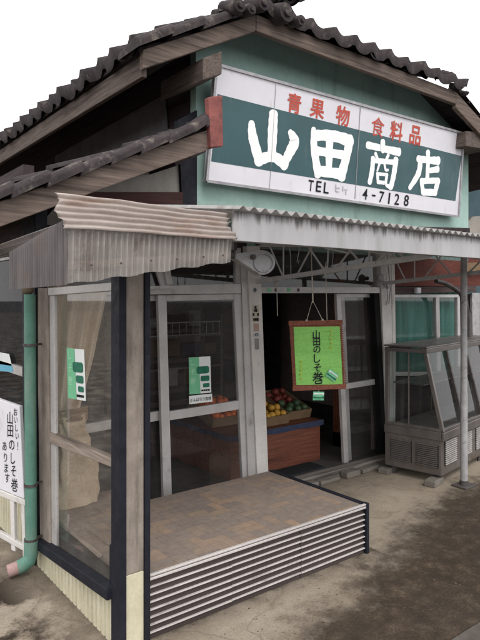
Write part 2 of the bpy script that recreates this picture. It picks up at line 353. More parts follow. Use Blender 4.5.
def stroke(mb, pts, ws, nrm, k):
    # one brush stroke: tapered ribbon along smooth points (3-D), round ends
    P = [Vector(p) for p in pts]; n = len(P); S = []; W = []
    for i in range(n-1):
        p0, p1, p2, p3 = P[max(i-1, 0)], P[i], P[i+1], P[min(i+2, n-1)]
        for q in range(8):
            t = q/8
            S.append(.5*((2*p1)+(p2-p0)*t+(2*p0-5*p1+4*p2-p3)*t*t+(3*p1-p0-3*p2+p3)*t**3)); W.append(ws[i]*(1-t)+ws[i+1]*t)
    S.append(P[-1]); W.append(ws[-1])
    L = []; Rr = []
    for i, p in enumerate(S):
        d = (S[min(i+1, len(S)-1)]-S[max(i-1, 0)]).normalized(); sd = d.cross(nrm).normalized()*W[i]/2
        sd = sd*(1+.05*math.sin(i*1.7+k)); L.append(p+sd); Rr.append(p-sd)
    def cap(p, a, d):
        r = a.length; e = d*r*.75; return [p+a*math.cos(t)+e*math.sin(t) for t in [math.pi*j/8 for j in range(1, 8)]]
    d1 = (S[-1]-S[-2]).normalized(); d0 = (S[0]-S[1]).normalized()
    c1 = cap(S[-1], L[-1]-S[-1], d1); c0 = cap(S[0], Rr[0]-S[0], d0)
    off = nrm*(.0003*(k % 11)); m = len(S)
    mb.add([q+off for q in L+Rr], [(i, i+1, m+i+1, m+i) for i in range(m-1)])
    mb.add([q+off for q in [L[-1]]+c1+[Rr[-1]]], [tuple(range(len(c1)+2))]); mb.add([q+off for q in [Rr[0]]+c0+[L[0]]], [tuple(range(len(c0)+2))])

# ================================================================== SETTING
g = MB(); g.box((-120, -150, -.6), (180, 200, -.12)); o = g.build('road', m_road); struct(o)
g = MB(); g.box((-60, 1.62, -.4), (90, 60, 0)); o = g.build('pavement', m_ground); struct(o)
g = MB()
x = -12.0
while x < 20: g.box((x, 1.46, -.4), (x+.594, 1.612, .012)); x += .6
o = g.build('kerb', m_kerb, bevel=.012); struct(o)
# grit and dead leaf litter in the dirty strip
g = MB()
for i in range(1500):
    x = random.uniform(1.2, 7); y = 1.66+abs(random.gauss(0, .38)); s = random.uniform(.0015, .004)
    if random.random() < .15: s *= 1.9
    a = random.uniform(0, 6.3); c = Vector((x, y, .001)); e = Vector((math.cos(a), math.sin(a), random.uniform(-.1, .3)))*s*1.6; f2 = Vector((-math.sin(a), math.cos(a), .1))*s
    h = Vector((0, 0, s*.6))
    g.add([c-e, c-f2, c+e, c+f2, c+h], [(0, 1, 4), (1, 2, 4), (2, 3, 4), (3, 0, 4)])
m_lit = M('leaf_litter', (.13, .092, .06), (.035, .025, .018), 40, .9, bmp=0)
o = g.build('leaf_litter', m_lit); tag(o, 'brown grit and dead leaf crumbs scattered along the kerb', 'litter', kind='stuff')

# ================================================================== SHOP BUILDING
YF = 3.80
shop = thing('shop_building', 'old wooden grocery shop with teal upper wall, tiled roofs and glass sliding doors', 'shop', (3.2, 4.2, 0))
ZT = 3.72
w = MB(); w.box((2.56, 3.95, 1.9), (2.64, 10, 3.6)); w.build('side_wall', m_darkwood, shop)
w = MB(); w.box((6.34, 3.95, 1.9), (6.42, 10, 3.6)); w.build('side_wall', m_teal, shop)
w = MB(); w.slab([oy(178, 120, 3.84), oy(197, 110, 3.84), oy(197, 214, 3.84), oy(183, 214, 3.84)], (0, .06, 0)); w.build('corner_post', m_navy, shop)
w = MB(); w.slab([oy(40, 225, 3.87), oy(70, 190, 3.87), oy(176, 146, 3.87), oy(182, 194, 3.87), oy(182, 225, 3.87)], (0, .05, 0)); w.build('gable_panel', m_cream, shop)
w = MB(); fq(w, [(60, 192), (183, 192), (183, 204), (60, 206)], 3.83, .05); w.build('lintel', wood('brown_lintel', (.10, .05, .045), (.05, .027, .026)), shop)
w = MB(); w.slab([ox(55, 156, 2.54), ox(165, 94, 2.54), ox(167, 130, 2.54), ox(55, 176, 2.54)], (.01, 0, 0)); w.build('flashing', m_sheet, shop)
# ---- main roof: low half-hip front, left verge, side eaves
YB = 3.50
A = oy(256, 31, YB); B = oy(456, 104, YB); Cc = oy(143, 69, YB); D = oy(520, 174, YB)
def board(mb, p, q, h, t=.05, dz=0.0):
    p = Vector(p); q = Vector(q); dn = Vector((0, 0, -h)); up = Vector((0, 0, dz))
    mb.slab([p+up, q+up, q+dn+up, p+dn+up], (0, t, 0))
BH = .13; KH = .34
SL = (A.z-Cc.z)/(A.x-Cc.x); SR = (D.z-B.z)/(D.x-B.x)
zl = lambda x: Cc.z+BH+SL*(x-Cc.x); zr = lambda x: B.z+BH+SR*(x-B.x); ZF = A.z+BH+KH*.36
xl = Cc.x+(ZF-Cc.z-BH)/SL; xr = B.x+(ZF-B.z-BH)/SR
w = MB(); w.slab([(2.56, 3.86, 2.06), (6.42, 3.86, 2.06), (6.42, 3.86, max(2.2, zr(6.42))), (xr, 3.86, ZF), (xl, 3.86, ZF), (2.56, 3.86, zl(2.56))], (0, .08, 0)); w.build('upper_wall', m_teal, shop)
mb = MB(); board(mb, A+Vector((0, 0, BH)), Cc+Vector((0, 0, BH)), BH); mb.build('bargeboard', m_barge, shop, .006)
mb = MB(); board(mb, A+Vector((.004, 0, BH)), B+Vector((0, 0, BH)), BH); mb.build('bargeboard', m_barge, shop, .006)
mb = MB(); board(mb, B+Vector((.004, 0, BH)), D+Vector((0, 0, BH)), BH+.04); mb.build('bargeboard', m_barge, shop, .006)
mb = MB(); mb.slab([Cc+Vector((.02, .055, BH-.01)), Cc+Vector((.02, 9, BH-.01)), Cc+Vector((.02, 9, -.03)), Cc+Vector((.02, .055, -.03))], (.04, 0, 0)); mb.build('eave_board', m_bargey, shop, .006)
def tile_sheet(mb, p0, al, up, L, Dp, per=.25, course=.26, amp=.035, drop=.05, kl=0.0, kr=0.0):
    al = Vector(al).normalized(); up = Vector(up).normalized(); n = al.cross(up).normalized()
    if n.z < 0: n = -n
    nx = max(2, int(L/per*8)); nc = max(1, int(math.ceil(Dp/course))); jit = [[random.uniform(-.02, .02) for _ in range(int(L/per)+3)] for _ in range(nc+1)]
    jz = [[random.uniform(-.011, .011) for _ in range(int(L/per)+3)] for _ in range(nc+1)]
    def prof(s):
        t = (s/per) % 1.0
        return amp*(math.sin(math.pi*t/.42) if t < .42 else -.35*math.sin(math.pi*(t-.42)/.58))
    for c in range(nc):
        d0 = c*course; d1 = min(Dp, d0+course)
        rows = []
        for (d, lift) in ((d0, -.012-(drop if c == 0 else 0)), (d0, .022), (d1+.01, 0.0)):
            row = []
            for i in range(nx+1):
                s = L*i/nx; k = int(s/per); dd = d + (jit[c][k] if d == d0 else 0)
                s = min(max(s, kl*d), max(L-kr*d, kl*d))
                row.append(Vector(p0)+al*s+up*dd+n*(prof(s)+lift+jz[c][k]))
            rows.append(row)
        V = rows[0]+rows[1]+rows[2]; m = nx+1
        mb.add(V, [(r*m+i, r*m+i+1, (r+1)*m+i+1, (r+1)*m+i) for r in range(2) for i in range(nx)], True)
up_l = Vector((1, 0, SL)); T = Vector((0, 0, BH+.045))
mb = MB(); tile_sheet(mb, Cc+Vector((-.06, .0, 0))+T, (0, 1, 0), up_l, 9.0, 2.2); mb.build('side_roof', m_tile, shop)
mb = MB(); tile_sheet(mb, A+Vector((-.02, -.08, 0))+T, (1, 0, 0), (0, 1, KH), (B-A).length+.1, 1.85, kl=KH/SL*.93, kr=-KH/SR*.93); mb.build('front_roof', m_tile, shop)
dr = (D-B).normalized()
mb = MB(); tile_sheet(mb, B+Vector((0, 0, 0))+T+Vector((.03, 0, .0)), (0, 1, 0), dr, 9.0, (D-B).length+.5); mb.build('side_roof', m_tile, shop)
# decks under the tiles (dark soffit boards)
mb = MB()
x18l = A.x+KH*1.8/SL; x18r = B.x+KH*1.8/SR
PL = lambda x, y: Vector((x, y, zl(x))); PR = lambda x, y: Vector((x, y, zr(x)))
mb.slab([PL(Cc.x, YB+.06), PL(Cc.x, YB+9), PL(x18l, YB+9), PL(x18l, YB+1.8), PL(A.x, YB+.06)], (0, 0, .03))
mb.slab([PR(B.x, YB+.06), PR(D.x+.4, YB+.06), PR(D.x+.4, YB+9), PR(x18r, YB+9), PR(x18r, YB+1.8)], (0, 0, .03))
mb.slab([A+Vector((0, .055, BH)), B+Vector((0, .055, BH)), Vector((x18r, YB+1.8, B.z+BH+KH*1.8)), Vector((x18l, YB+1.8, A.z+BH+KH*1.8))], (0, 0, .03))
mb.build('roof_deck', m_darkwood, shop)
# verge tiles: long overlapping pieces up the left front edge
def verge(mb, p, q, n, h, depth, seed):
    rnd = random.Random(seed); p = Vector(p); q = Vector(q); d = (q-p)/n
    for i in range(n):
        a = p+d*i; b = p+d*(i+1.06); lift = Vector((0, 0, .022)); j = Vector((0, rnd.uniform(-.012, .012), rnd.uniform(-.008, .008)))
        prof = [(0, 0), (0, h*.55), (.02, h*.85), (.05, h), (.09, h*.9), (depth, h*.55), (depth, 0)]
        V = [a+Vector((0, y, z))+j for y, z in prof]+[b+Vector((0, y, z))+lift+j for y, z in prof]; m = len(prof)
        mb.add(V, [(k, k+1, m+k+1, m+k) for k in range(m-1)]+[tuple(range(m-1, -1, -1)), tuple(range(m, 2*m))])
mb = MB(); verge(mb, Cc+Vector((-.07, -.06, BH-.02)), A+Vector((0, -.06, BH-.005)), 4, .082, .3, 3); mb.build('verge_tiles', m_tile, shop, .01)
# corner scrolls and hip roll tiles
mb = MB()
def roll(u, v, r, y0=3.36, y1=3.56):
    c = oy(u, v, y0); mb.tube([c, c+Vector((0, .03, .0)), c+Vector((0, y1-y0, .05))], [r*.9, r, r], 14)
    mb.tube([c+Vector((0, -.02, 0)), c], [r*.45, r*.5], 10)
for u, v, r in ((240, 5, .055), (252, 9, .042), (264, 3, .058)): roll(u, v, r)
mb.build('ridge_end_scroll', m_tile, shop)
mb = MB(); roll(287, 12, .08); mb.build('hip_end_tile', m_tile, shop); mb = MB(); roll(302, 20, .045); mb.build('hip_end_tile', m_tile, shop)
mb = MB(); roll(452, 75, .04, 3.44); mb.build('hip_end_tile', m_tile, shop); mb = MB(); roll(461, 87, .032, 3.44); mb.build('hip_end_tile', m_tile, shop); mb = MB(); roll(467, 93, .028, 3.44); mb.build('hip_end_tile', m_tile, shop)
# projecting beam ends
mb = MB(); mb.slab([oy(203, 58, 3.5), oy(222, 51, 3.5), oy(222, 74, 3.5), oy(203, 80, 3.5)], (0, .6, 0)); mb.build('purlin', m_bargey, shop, .006)
mb = MB(); mb.slab([oy(466, 131, 3.54), oy(490, 133, 3.54), oy(490, 150, 3.54), oy(466, 146, 3.54)], (0, .6, 0)); mb.build('purlin', m_bargey, shop, .006)
# ---- lean-to roof on the left
YL = 3.24
E0 = oy(216, 147, YL); E1 = oy(-30, 238, YL)
ld = (E1-E0)
lh = .135
mb = MB(); board(mb, E0+Vector((0, .0, lh)), E1+Vector((0, 0, lh)), lh, .045); mb.build('lean_to_bargeboard', m_barge, shop, .005)
mb = MB(); fq(mb, [(208.5, 97), (222.5, 95), (223.5, 146), (211, 147.5)], 3.2, .05); mb.build('bargeboard_cap', m_redcap, shop, .006)
ul = Vector((-ld.x, 0, -ld.z)).normalized()
mb = MB(); tile_sheet(mb, E1+Vector((0, .05, lh+.05)), (0, 1, 0), ul, 5.0, ld.length-.12, .25, .26, .03, .03); mb.build('lean_to_roof', m_tile, shop)
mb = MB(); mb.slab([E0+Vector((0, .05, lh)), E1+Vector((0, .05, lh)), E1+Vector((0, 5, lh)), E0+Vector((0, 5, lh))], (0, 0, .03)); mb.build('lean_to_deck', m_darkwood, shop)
mb = MB(); ep = E0.lerp(E1, .13); verge(mb, E1+Vector((0, -.05, lh-.01)), ep+Vector((0, -.05, lh-.01)), 7, .072, .22, 8); verge(mb, ep+Vector((0, -.045, lh+.005)), E0+Vector((.0, -.045, lh+.02)), 2, .085, .22, 5)
mb.build('verge_tiles', m_tile, shop, .008)
mb = MB(); mb.slab([oy(172, 152, 3.5), oy(206, 138, 3.5), oy(206, 152, 3.5), oy(176, 166, 3.5)], (0, .4, 0)); mb.build('purlin', m_darkwood, shop)
# ---- room inside
mb = MB()
mb.box((1.24, 7.4, 0), (6.34, 7.5, 2.5)); mb.box((6.34, 3.95, 0), (6.42, 7.5, 1.898)); mb.box((4.86, 3.995, .0), (6.338, 4.03, 2.05)); mb.build('room_wall', m_room, shop)
mb = MB(); mb.box((1.3, 3.95, 2.3), (6.33, 7.4, 2.36)); mb.build('ceiling', m_darkwood, shop)
mb = MB(); mb.box((1.3, 3.805, .0), (6.33, 7.4, .05)); mb.build('shop_floor', m_floor_in, shop)
# ---- left side wall (in line with the glass screen): pale ribbed base, sill, dark glazing
XS = 1.24
def ribbed(mb, pa, pb, za0, zb0, za1, zb1, nrm, per=.055, amp=.006):
    pa = Vector(pa); pb = Vector(pb); L = (pb-pa).length; nrm = Vector(nrm)
    def fn(a, b):
        p = pa.lerp(pb, a); z0 = za0+(zb0-za0)*a; z1 = za1+(zb1-za1)*a; t = (a*L/per) % 1
        h = amp if .12 < t < .88 else -amp
        q = p+nrm*h; return Vector((q.x, q.y, z0+(z1-z0)*b))
    mb.grid(fn, int(L/per*8), 1, False)
mb = MB(); ribbed(mb, (XS, 3.86, 0), (XS, 9.0, 0), 0, 0, .34, .34, (-1, 0, 0)); mb.build('side_base', m_yellow, shop)
mb = MB(); mb.box((1.20, 3.86, .34), (1.30, 9, .42)); mb.build('side_sill', m_navy, shop, .006)
mb = MB(); mb.box((1.22, 3.62, 0), (1.30, 3.86, 2.3)); mb.build('corner_post', m_navy, shop, .006)
sw = MB()
for y in (4.9, 6.1, 7.4): sw.box((1.22, y, .42), (1.27, y+.06, 1.95))
for z in (1.13, 1.9): sw.box((1.225, 3.865, z), (1.265, 9, z+.06))
sf = sw.build('side_window', m_alu, shop)
mb = MB(); mb.poly([(1.244, 3.86, .42), (1.244, 9, .42), (1.244, 9, 1.95), (1.244, 3.86, 1.95)]); mb.build('pane', m_glass_dark, sf)
mb = MB(); mb.box((1.23, 3.865, 1.96), (1.30, 9, 2.5)); mb.build('side_wall', m_darkwood, shop)
mb = MB(); mb.box((1.36, 3.95, 1.2), (1.40, 7, 1.62)); mb.box((1.36, 4.0, .5), (1.40, 7, .95)); mb.build('side_shelf', M('shelf_dark', (.12, .12, .13), (.05, .05, .055), 8, .7), shop)
# ---- shop front: posts, rails, doors
def pbar(name, pts, y, t, mat, bevel=.003, parent=None):
    mb = MB(); fq(mb, pts, y, t); return mb.build(name, mat, parent or shop, bevel)
mid_post = pbar('door_post', [(247, 246), (260, 246), (268.5, 474), (257.5, 477)], 3.77, .10, m_whitepost)
pbar('door_jamb', [(241, 262), (247, 262), (257.6, 476), (248.5, 480)], 3.785, .10, m_alu)
right_post = pbar('door_post', [(379.5, 240), (390.5, 240), (394.5, 462), (388, 464)], 3.77, .10, m_whitepost)
pbar('door_jamb', [(374, 293), (379.4, 293), (388, 462), (384, 463)], 3.785, .10, m_blackgap)
pbar('header_rail', [(40, 289), (241, 283.5), (241, 293.5), (40, 296)], 3.78, .08, m_alu)
pbar('header_rail', [(260.5, 287), (380, 287), (380, 293.2), (260.8, 293.2)], 3.78, .08, m_alu)
pbar('upper_rail', [(40, 235), (247, 236), (247, 262), (40, 258)], 3.83, .05, m_darkwood)
pbar('upper_rail', [(258, 222), (470, 228), (470, 244), (258, 244)], 3.82, .04, m_darkwood)
tw = pbar('transom_window', [(236, 248), (241, 248), (241, 283.3), (236, 283.5)], 3.80, .04, m_alu)
mb = MB(); fq(mb, [(152, 258), (158, 258), (168, 286), (161, 286)], 3.78, .02); fq(mb, [(162, 258), (168, 258), (173, 284), (167, 285)], 3.76, .02); fq(mb, [(120, 287), (172, 285.5), (172, 288.5), (120, 290)], 3.745, .03); mb.build('sliding_sash', m_alu, tw)
mb = MB(); fq(mb, [(40, 250), (241, 248), (241, 284), (40, 290)], 3.82, 0); mb.build('pane', m_glass, tw)
tw = pbar('transom_window', [(260.3, 244), (380, 244), (380, 247), (260.3, 247)], 3.80, .04, m_alu)
mb = MB(); fq(mb, [(260.3, 247), (380, 247), (380, 287), (260.5, 287)], 3.82, 0); mb.build('pane', m_glass, tw)
# soffit boxes closing the room above the transoms
def sliding_door(l_top, l_bot, r_top, r_bot, wl, wr, midl, midr, mh, y, mat, tr=6, br=7):
    # stiles follow the lean of the old frame
    mb = MB()
    lt = Vector((*l_top, 0)); lb = Vector((*l_bot, 0)); rt = Vector((*r_top, 0)); rb = Vector((*r_bot, 0))
    q = lambda *p: fq(mb, [(a.x, a.y) for a in p], y, .035)
    X = lambda n: Vector((n, 0, 0)); V_ = lambda n: Vector((0, n, 0))
    q(lt, lt+X(wl), lb+X(wl), lb); q(rt-X(wr), rt, rb, rb-X(wr))
    q(lt+X(wl+.05), rt-X(wr+.05), rt-X(wr+.05)+V_(tr), lt+X(wl+.05)+V_(tr)); q(lb+X(wl+.05)-V_(br), rb-X(wr+.05)-V_(br), rb-X(wr+.05), lb+X(wl+.05))
    fl = (midl-lt.y)/(lb.y-lt.y); fr = (midr-rt.y)/(rb.y-rt.y)
    ml = lt.lerp(lb, fl)+X(wl+.05); mr = rt.lerp(rb, fr)-X(wr+.05)
    q(ml, mr, mr+V_(mh), ml+V_(mh))
    fr_ = mb.build('sliding_door', mat, shop, .003)
    mb = MB(); fq(mb, [(lt.x+wl*.5, lt.y+2), (rt.x-wr*.5, rt.y+2), (rb.x-wr*.5, rb.y-2), (lb.x+wl*.5, lb.y-2)], y+.016, 0); mb.build('pane', m_glass, fr_)
    return fr_
door1 = sliding_door((158, 295), (164, 512), (243, 293.8), (252, 487), 8.5, 9, 411.5, 400.5, 9, 3.80, m_alu)
sliding_door((44, 297), (46, 545), (166, 295), (171, 512), 9, 6, 430, 410.5, 9.5, 3.845, m_alu)
sliding_door((336.5, 293.5), (345, 476), (378, 293.5), (387, 464), 4.5, 4, 384, 378.5, 5.5, 3.84, m_alu, 4, 6.5)
sliding_door((341, 293.5), (349, 474), (376, 293.5), (385, 464), 3.5, 3, 383.6, 379.2, 5, 3.88, m_alu, 4, 6)
mb = MB(); a = oz(280, 492, .06); b = oz(393, 461.5, .06)
mb.box((3.2, 3.70, .0), (4.86, 3.80, .065)); mb.build('threshold', wood('threshold_wood', (.28, .25, .22), (.15, .13, .12)), shop, .006)
mb = MB()
for x0, x1, yy, h in ((3.50, 3.66, 3.60, .05), (3.70, 3.95, 3.615, .035), (4.02, 4.2, 3.60, .055), (4.25, 4.6, 3.62, .04)):
    mb = MB(); mb.box((x0, yy, 0), (x1, 3.695, h), Matrix.Rotation(random.uniform(-.04, .04), 3, 'Z')); mb.build('threshold_stone', m_concrete, shop, .01)
# ---- right bay: teal curtained window, brick-red boards
pbar('window_post', [(391, 240), (394.5, 240), (396, 352), (394.8, 470)], 3.80, .08, m_whitepost)
wf = MB()
for pts in ([(394.6, 294.5), (460, 294.5), (460, 297.5), (394.6, 297.5)], [(436, 297.6), (439.5, 297.6), (441, 372), (437.5, 372)], [(395, 372), (460, 372), (460, 376), (395, 376)], [(457.5, 297.6), (460, 297.6), (461, 372), (458, 372)]):
    fq(wf, pts, 3.83, .05)
wfo = wf.build('curtained_window', m_alu, shop, .003)
mb = MB(); fq(mb, [(394.8, 297), (459, 297), (460, 373), (395, 373)], 3.85, 0); mb.build('pane', m_glass, wfo)
mb = MB(); p0 = oy(394, 294, 3.93); p1 = oy(463, 294, 3.93)
mb.grid(lambda a, b: Vector((p0.x+(p1.x-p0.x)*a, 3.95+.03*math.sin(a*44+math.sin(a*9)*2)*(0.6+.4*b), p0.z+.02-1.2*b)), 120, 2); mb.build('teal_curtain', m_tealcur, wfo)
mb = MB(); fq(mb, [(391, 245), (480, 245), (486, 286), (393, 286)], 3.86, .04); mb.build('upper_panel', m_brickred, shop)
pbar('window_head', [(391, 287.5), (476, 286), (476, 292), (391, 294)], 3.81, .05, wood('window_head_wood', (.10, .07, .065), (.05, .035, .033)), .003)
pbar('wall_panel', [(395, 377), (500, 377), (500, 480), (395, 480)], 3.87, .05, m_darkwood)
pbar('wall_panel', [(461.5, 294), (520, 294), (520, 377), (462, 377)], 3.90, .05, m_darkwood)
pbar('light_strip', [(472, 293), (480, 293), (480, 345), (473, 345)], 3.86, .03, m_galv)
pbar('wall_block', [(466, 263), (486, 262), (486, 272), (466, 273)], 3.80, .05, m_card)

# ================================================================== SIGN
sp = Vector((0, 3.76, 2.56)); sn = Vector((0, -1, -.13)).normalized()
SP = lambda u, v, k=0.0: opl(u, v, sp+sn*k, sn)
sign = thing('shop_sign', 'wide white and dark green shop signboard with big white Japanese characters on the teal wall', 'shop sign', SP(334, 200))
cor = [(216.5, 64.5), (463.5, 133.5), (458.5, 216.5), (206.5, 181)]
mb = MB(); mb.slab([SP(*c) for c in cor], -sn*.045); mb.build('panel', m_white, sign)
mb = MB(); mb.slab([SP(217.5, 94, .002), SP(461.6, 156, .002), SP(455.4, 201, .002), SP(211.3, 161.3, .002)], -sn*.001); mb.build('green_band', m_signgreen, sign)
mb = MB()
for i in range(4):
    a, b = cor[i], cor[(i+1) % 4]; mb.bar(SP(*a, .003), SP(*b, .003), .022, .022, sn)
mb.build('edge_trim', m_frame, sign)
mb = MB(); mb.bar(SP(360.5, 107, .004), SP(355, 199, .004),   .006, .004, sn); mb.build('panel_seam', m_frame, sign); mb = MB(); mb.bar(SP(276, 83, .004), SP(269.5, 190, .004), .003, .003, sn); mb.build('panel_seam', m_frame, sign)
mb = MB()
Zs = {'a': (240, 100, 4.0), 'b': (355, 120, 4.8)}
def br(key, pts, ws, k):
    ou, ov, s = Zs[key]
    P = [SP(ou+x/s, ov+y/s, .0035) for x, y in pts]
    W = [w_/s*(p-O).length/F*1.2 for w_, p in zip(ws, P)]
    stroke(mb, P, W, sn, k)
S_ = [
 ('a', [(46, 92), (52, 150), (78, 246)], [24, 38, 40]), ('a', [(70, 243), (130, 226), (180, 258)], [36, 34, 40]), ('a', [(134, 56), (130, 130), (127, 222)], [36, 40, 34]), ('a', [(200, 128), (217, 166), (196, 214), (172, 262)], [20, 44, 36, 30]),
 ('a', [(294, 116), (296, 190), (312, 298)], [20, 32, 34]), ('a', [(300, 142), (370, 143), (440, 164)], [34, 34, 40]), ('a', [(440, 160), (424, 230), (404, 306)], [36, 36, 40]), ('a', [(358, 150), (354, 290)], [36, 28]), ('a', [(310, 204), (412, 220)], [28, 28]), ('a', [(306, 282), (402, 296)], [34, 34]),
 ('b', [(132, 104), (133, 150)], [28, 22]), ('b', [(60, 120), (130, 136), (212, 154)], [28, 25, 32]), ('b', [(98, 160), (108, 186)], [15, 14]), ('b', [(160, 168), (148, 194)], [16, 14]),
 ('b', [(86, 184), (82, 240), (70, 300)], [24, 26, 24]), ('b', [(86, 194), (196, 204)], [20, 20]), ('b', [(196, 190), (186, 260), (172, 322)], [30, 28, 26]), ('b', [(172, 324), (148, 312)], [22, 12]),
 ('b', [(118, 205), (106, 244)], [13, 10]), ('b', [(140, 208), (146, 238), (158, 240)], [12, 12, 10]), ('b', [(106, 256), (110, 300)], [15, 16]), ('b', [(152, 262), (146, 302)], [16, 16]), ('b', [(106, 258), (152, 263)], [13, 13]), ('b', [(109, 298), (147, 302)], [15, 15]),
 ('b', [(350, 154), (350, 190)], [26, 22]), ('b', [(302, 186), (350, 192), (400, 196)], [26, 25, 32]), ('b', [(314, 190), (304, 256), (262, 326)], [26, 30, 20]), ('b', [(350, 205), (346, 286)], [24, 24]), ('b', [(350, 244), (398, 236)], [18, 26]),
 ('b', [(318, 288), (326, 350)], [22, 24]), ('b', [(318, 294), (394, 290)], [22, 22]), ('b', [(398, 290), (384, 344)], [28, 26]), ('b', [(328, 346), (386, 348)], [26, 26])]
for k, (key, pts, ws) in enumerate(S_):
    if k in (4, 10, 22): mb.build('main_character', m_letter, sign); mb = MB()
    br(key, pts, ws, k)
mb.build('main_character', m_letter, sign)
sax = Vector((1, 0, 0)); sup = Vector((0, -.13, 1)).normalized()
for ch, u, v in (('青', 294.5, 103.5), ('果', 317.5, 109), ('物', 343, 116), ('食', 378, 127), ('料', 396.7, 131.5), ('品', 415.5, 135.5)):
    p = SP(u, v, .004); mb = MB(); put(mb, ch, p, sax, sup, 17.5/F*(p-O).length*.98, off=.006 if ch == '食' else .02); mb.build('red_character', m_red, sign)
for ch, u, v in (('T', 311, 185.5), ('E', 318.8, 186.5), ('L', 326.5, 188), ('4', 365.2, 194), ('-', 373.8, 195.5), ('7', 381.7, 197), ('1', 389.3, 198.3), ('2', 397, 199.3), ('8', 406.5, 200.5)):
    mb = MB(); p = SP(u, v, .004); hh = 10.5/F*(p-O).length
    if ch == '-': put(mb, ch, p, sax, sup, hh*.15, hh*.5, off=.01, byh=True)
    else: put(mb, ch, p, sax, sup, hh, hh*(.22 if ch == '1' else .68), off=.012, byh=True)
    mb.build('phone_character', m_black, sign)
mb = MB()
for u, v, w_, h in ((336, 188, 1.2, 7), (338.5, 188, 3.4, 1), (338, 191.5, 2.8, 1.2), (343, 188.8, 1.2, 5), (346, 189.5, 3.4, 1), (346, 192.6, 1, 4)):
    mb.slab([SP(u-w_/2, v-h/2, .004), SP(u+w_/2, v-h/2, .004), SP(u+w_/2, v+h/2, .004), SP(u-w_/2, v+h/2, .004)], -sn*.001)
mb.build('faded_lettering', m_faint, sign)

# ================================================================== AWNING
YA = 2.06; XA0, XA1 = .812, 1.556
aw = thing('awning', 'corrugated shop awning with stained white fascia, truss rods and a grey pole', 'awning', (3.2, 2.9, 0))
mb = MB()
def cor_top(a, b):
    x = XA1+.01+(5.7-XA1)*a; y = YA-.035+(3.855-YA+.03)*b; return Vector((x, y, 2.035+(2.27-2.035)*b+.010*math.sin(2*math.pi*x/.063)))
mb.grid(cor_top, 780, 4); mb.build('corrugated_roof', plastic_sheet('awning_roof_sheet', (.50, .48, .46), (.32, .30, .29), .16), aw, solid=.002)
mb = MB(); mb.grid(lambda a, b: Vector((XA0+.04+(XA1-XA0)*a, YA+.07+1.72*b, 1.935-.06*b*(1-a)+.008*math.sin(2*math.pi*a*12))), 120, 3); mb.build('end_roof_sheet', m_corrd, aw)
mb = MB(); mb.box((XA1+.005, YA, 1.893), (5.7, YA+.012, 2.024)); mb.box((XA1+.005, YA+.012, 1.893), (5.7, YA+.05, 1.903)); mb.build('fascia', m_fascia, aw, .002)
mb = MB()
def rib(a, b):
    x = XA0-.03+(XA1+.0-XA0+.03)*a; t = b; z = 2.020+.006*(1-a)-t*(.125+.012*(1-a)); y = YA+.05-t*.075
    ph_ = (t*5.6+.2) % 1.0; w_ = .006*(1-2*abs(2*ph_-1)**1.6)+.0015*math.sin(a*23+t*5)
    return Vector((x+.012*math.sin(t*9), y-w_*.9, z+w_*.5+.002*math.sin(a*6)))
mb.grid(rib, 60, 70); mb.build('ribbed_flashing', m_rib, aw, solid=.0015)
mb = MB()
def hang(a, b):
    x = XA0+(XA1-.005-XA0)*a; zt = 1.905; zb = 1.692+.108*a+.004*math.sin(a*31)
    return Vector((x, YA+.004*b*3+.0075*math.sin(2*math.pi*x/.024), zt+(zb-zt)*b))
mb.grid(hang, 370, 6); mb.build('hanging_sheet', m_corr, aw); mb = MB()
def ret(a, b):
    y = YA+.004+a*.56; zt = 1.93-.09*a; zb = 1.690-.012*a
    return Vector((XA0-.0075*math.sin(2*math.pi*y/.024)-.0-.03*a, y, zt+(zb-zt)*b))
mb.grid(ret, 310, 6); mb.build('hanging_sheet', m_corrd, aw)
mb = MB()
for x, z in ((.9, 1.765), (1.02, 1.775), (1.15, 1.79), (1.27, 1.80), (1.40, 1.815), (1.50, 1.825)): mb = MB(); mb.ball((x, YA-.008, z), .0045, n=5); mb.build('bolt', m_iron, aw)
mb = MB(); mb.bar((XA0+.01, YA+.03, 1.76), (XA1, YA+.03, 1.83), .02, .03); mb.build('sheet_batten', m_oldwood, aw)
mb = MB(); mb.bar((1.31, YA+.08, 1.90), (1.31, 3.8, 1.87), .03, .04); mb.build('rafter', m_darkwood, aw)
m_rod = M('pale_rod_paint', (.56, .55, .54), (.42, .41, .40), 14, .6, dirt=(.2, .15, .12), dscale=20, dlo=.6, dhi=.78)
def truss(x, z0, z1, y1, rods):
    mb = MB(); lo = lambda y: z0+(z1-z0)*(3.77-y)/(3.77-y1); hi = lambda y: 2.22-(2.22-1.99)*(3.77-y)/(3.77-YA)
    mb.bar((x, 3.77, z0), (x, y1, z1), .03, .035); mb.bar((x, 3.77, hi(3.77)), (x, YA+.06, hi(YA+.06)), .03, .03)
    for ya, yb in rods: mb.tube([(x, ya, lo(ya)), (x+.001, yb, hi(yb))], .0075, 6)
    mb.build('truss', m_rod, aw)
truss(3.11, 1.770, 1.895, YA+.06, [(3.45, 3.72), (3.45, 3.45), (3.3, 3.05), (3.0, 3.3), (2.98, 2.96), (2.9, 2.65), (2.65, 2.9), (2.6, 2.58), (2.55, 2.3), (2.3, 2.5)])
truss(4.73, 1.775, 1.90, YA+.06, [(3.5, 3.74), (3.4, 3.4), (3.3, 3.02), (3.0, 3.3), (2.9, 2.88), (2.85, 2.6), (2.5, 2.8), (2.5, 2.3), (2.3, 2.3)])
mb = MB()
for x, (a, b) in ((3.6, (3.3, 2.3)), (4.1, (3.5, 2.5)), (2.55, (3.5, 2.6)), (4.35, (3.3, 2.4)), (3.85, (3.0, 2.3)), (3.2, (3.6, 2.7)), (3.35, (2.9, 2.2))): mb = MB(); mb.tube([(x, a, 2.17), (x+.35, b, 1.93)], .0055, 6); mb.build('brace_rod', m_rod, aw)
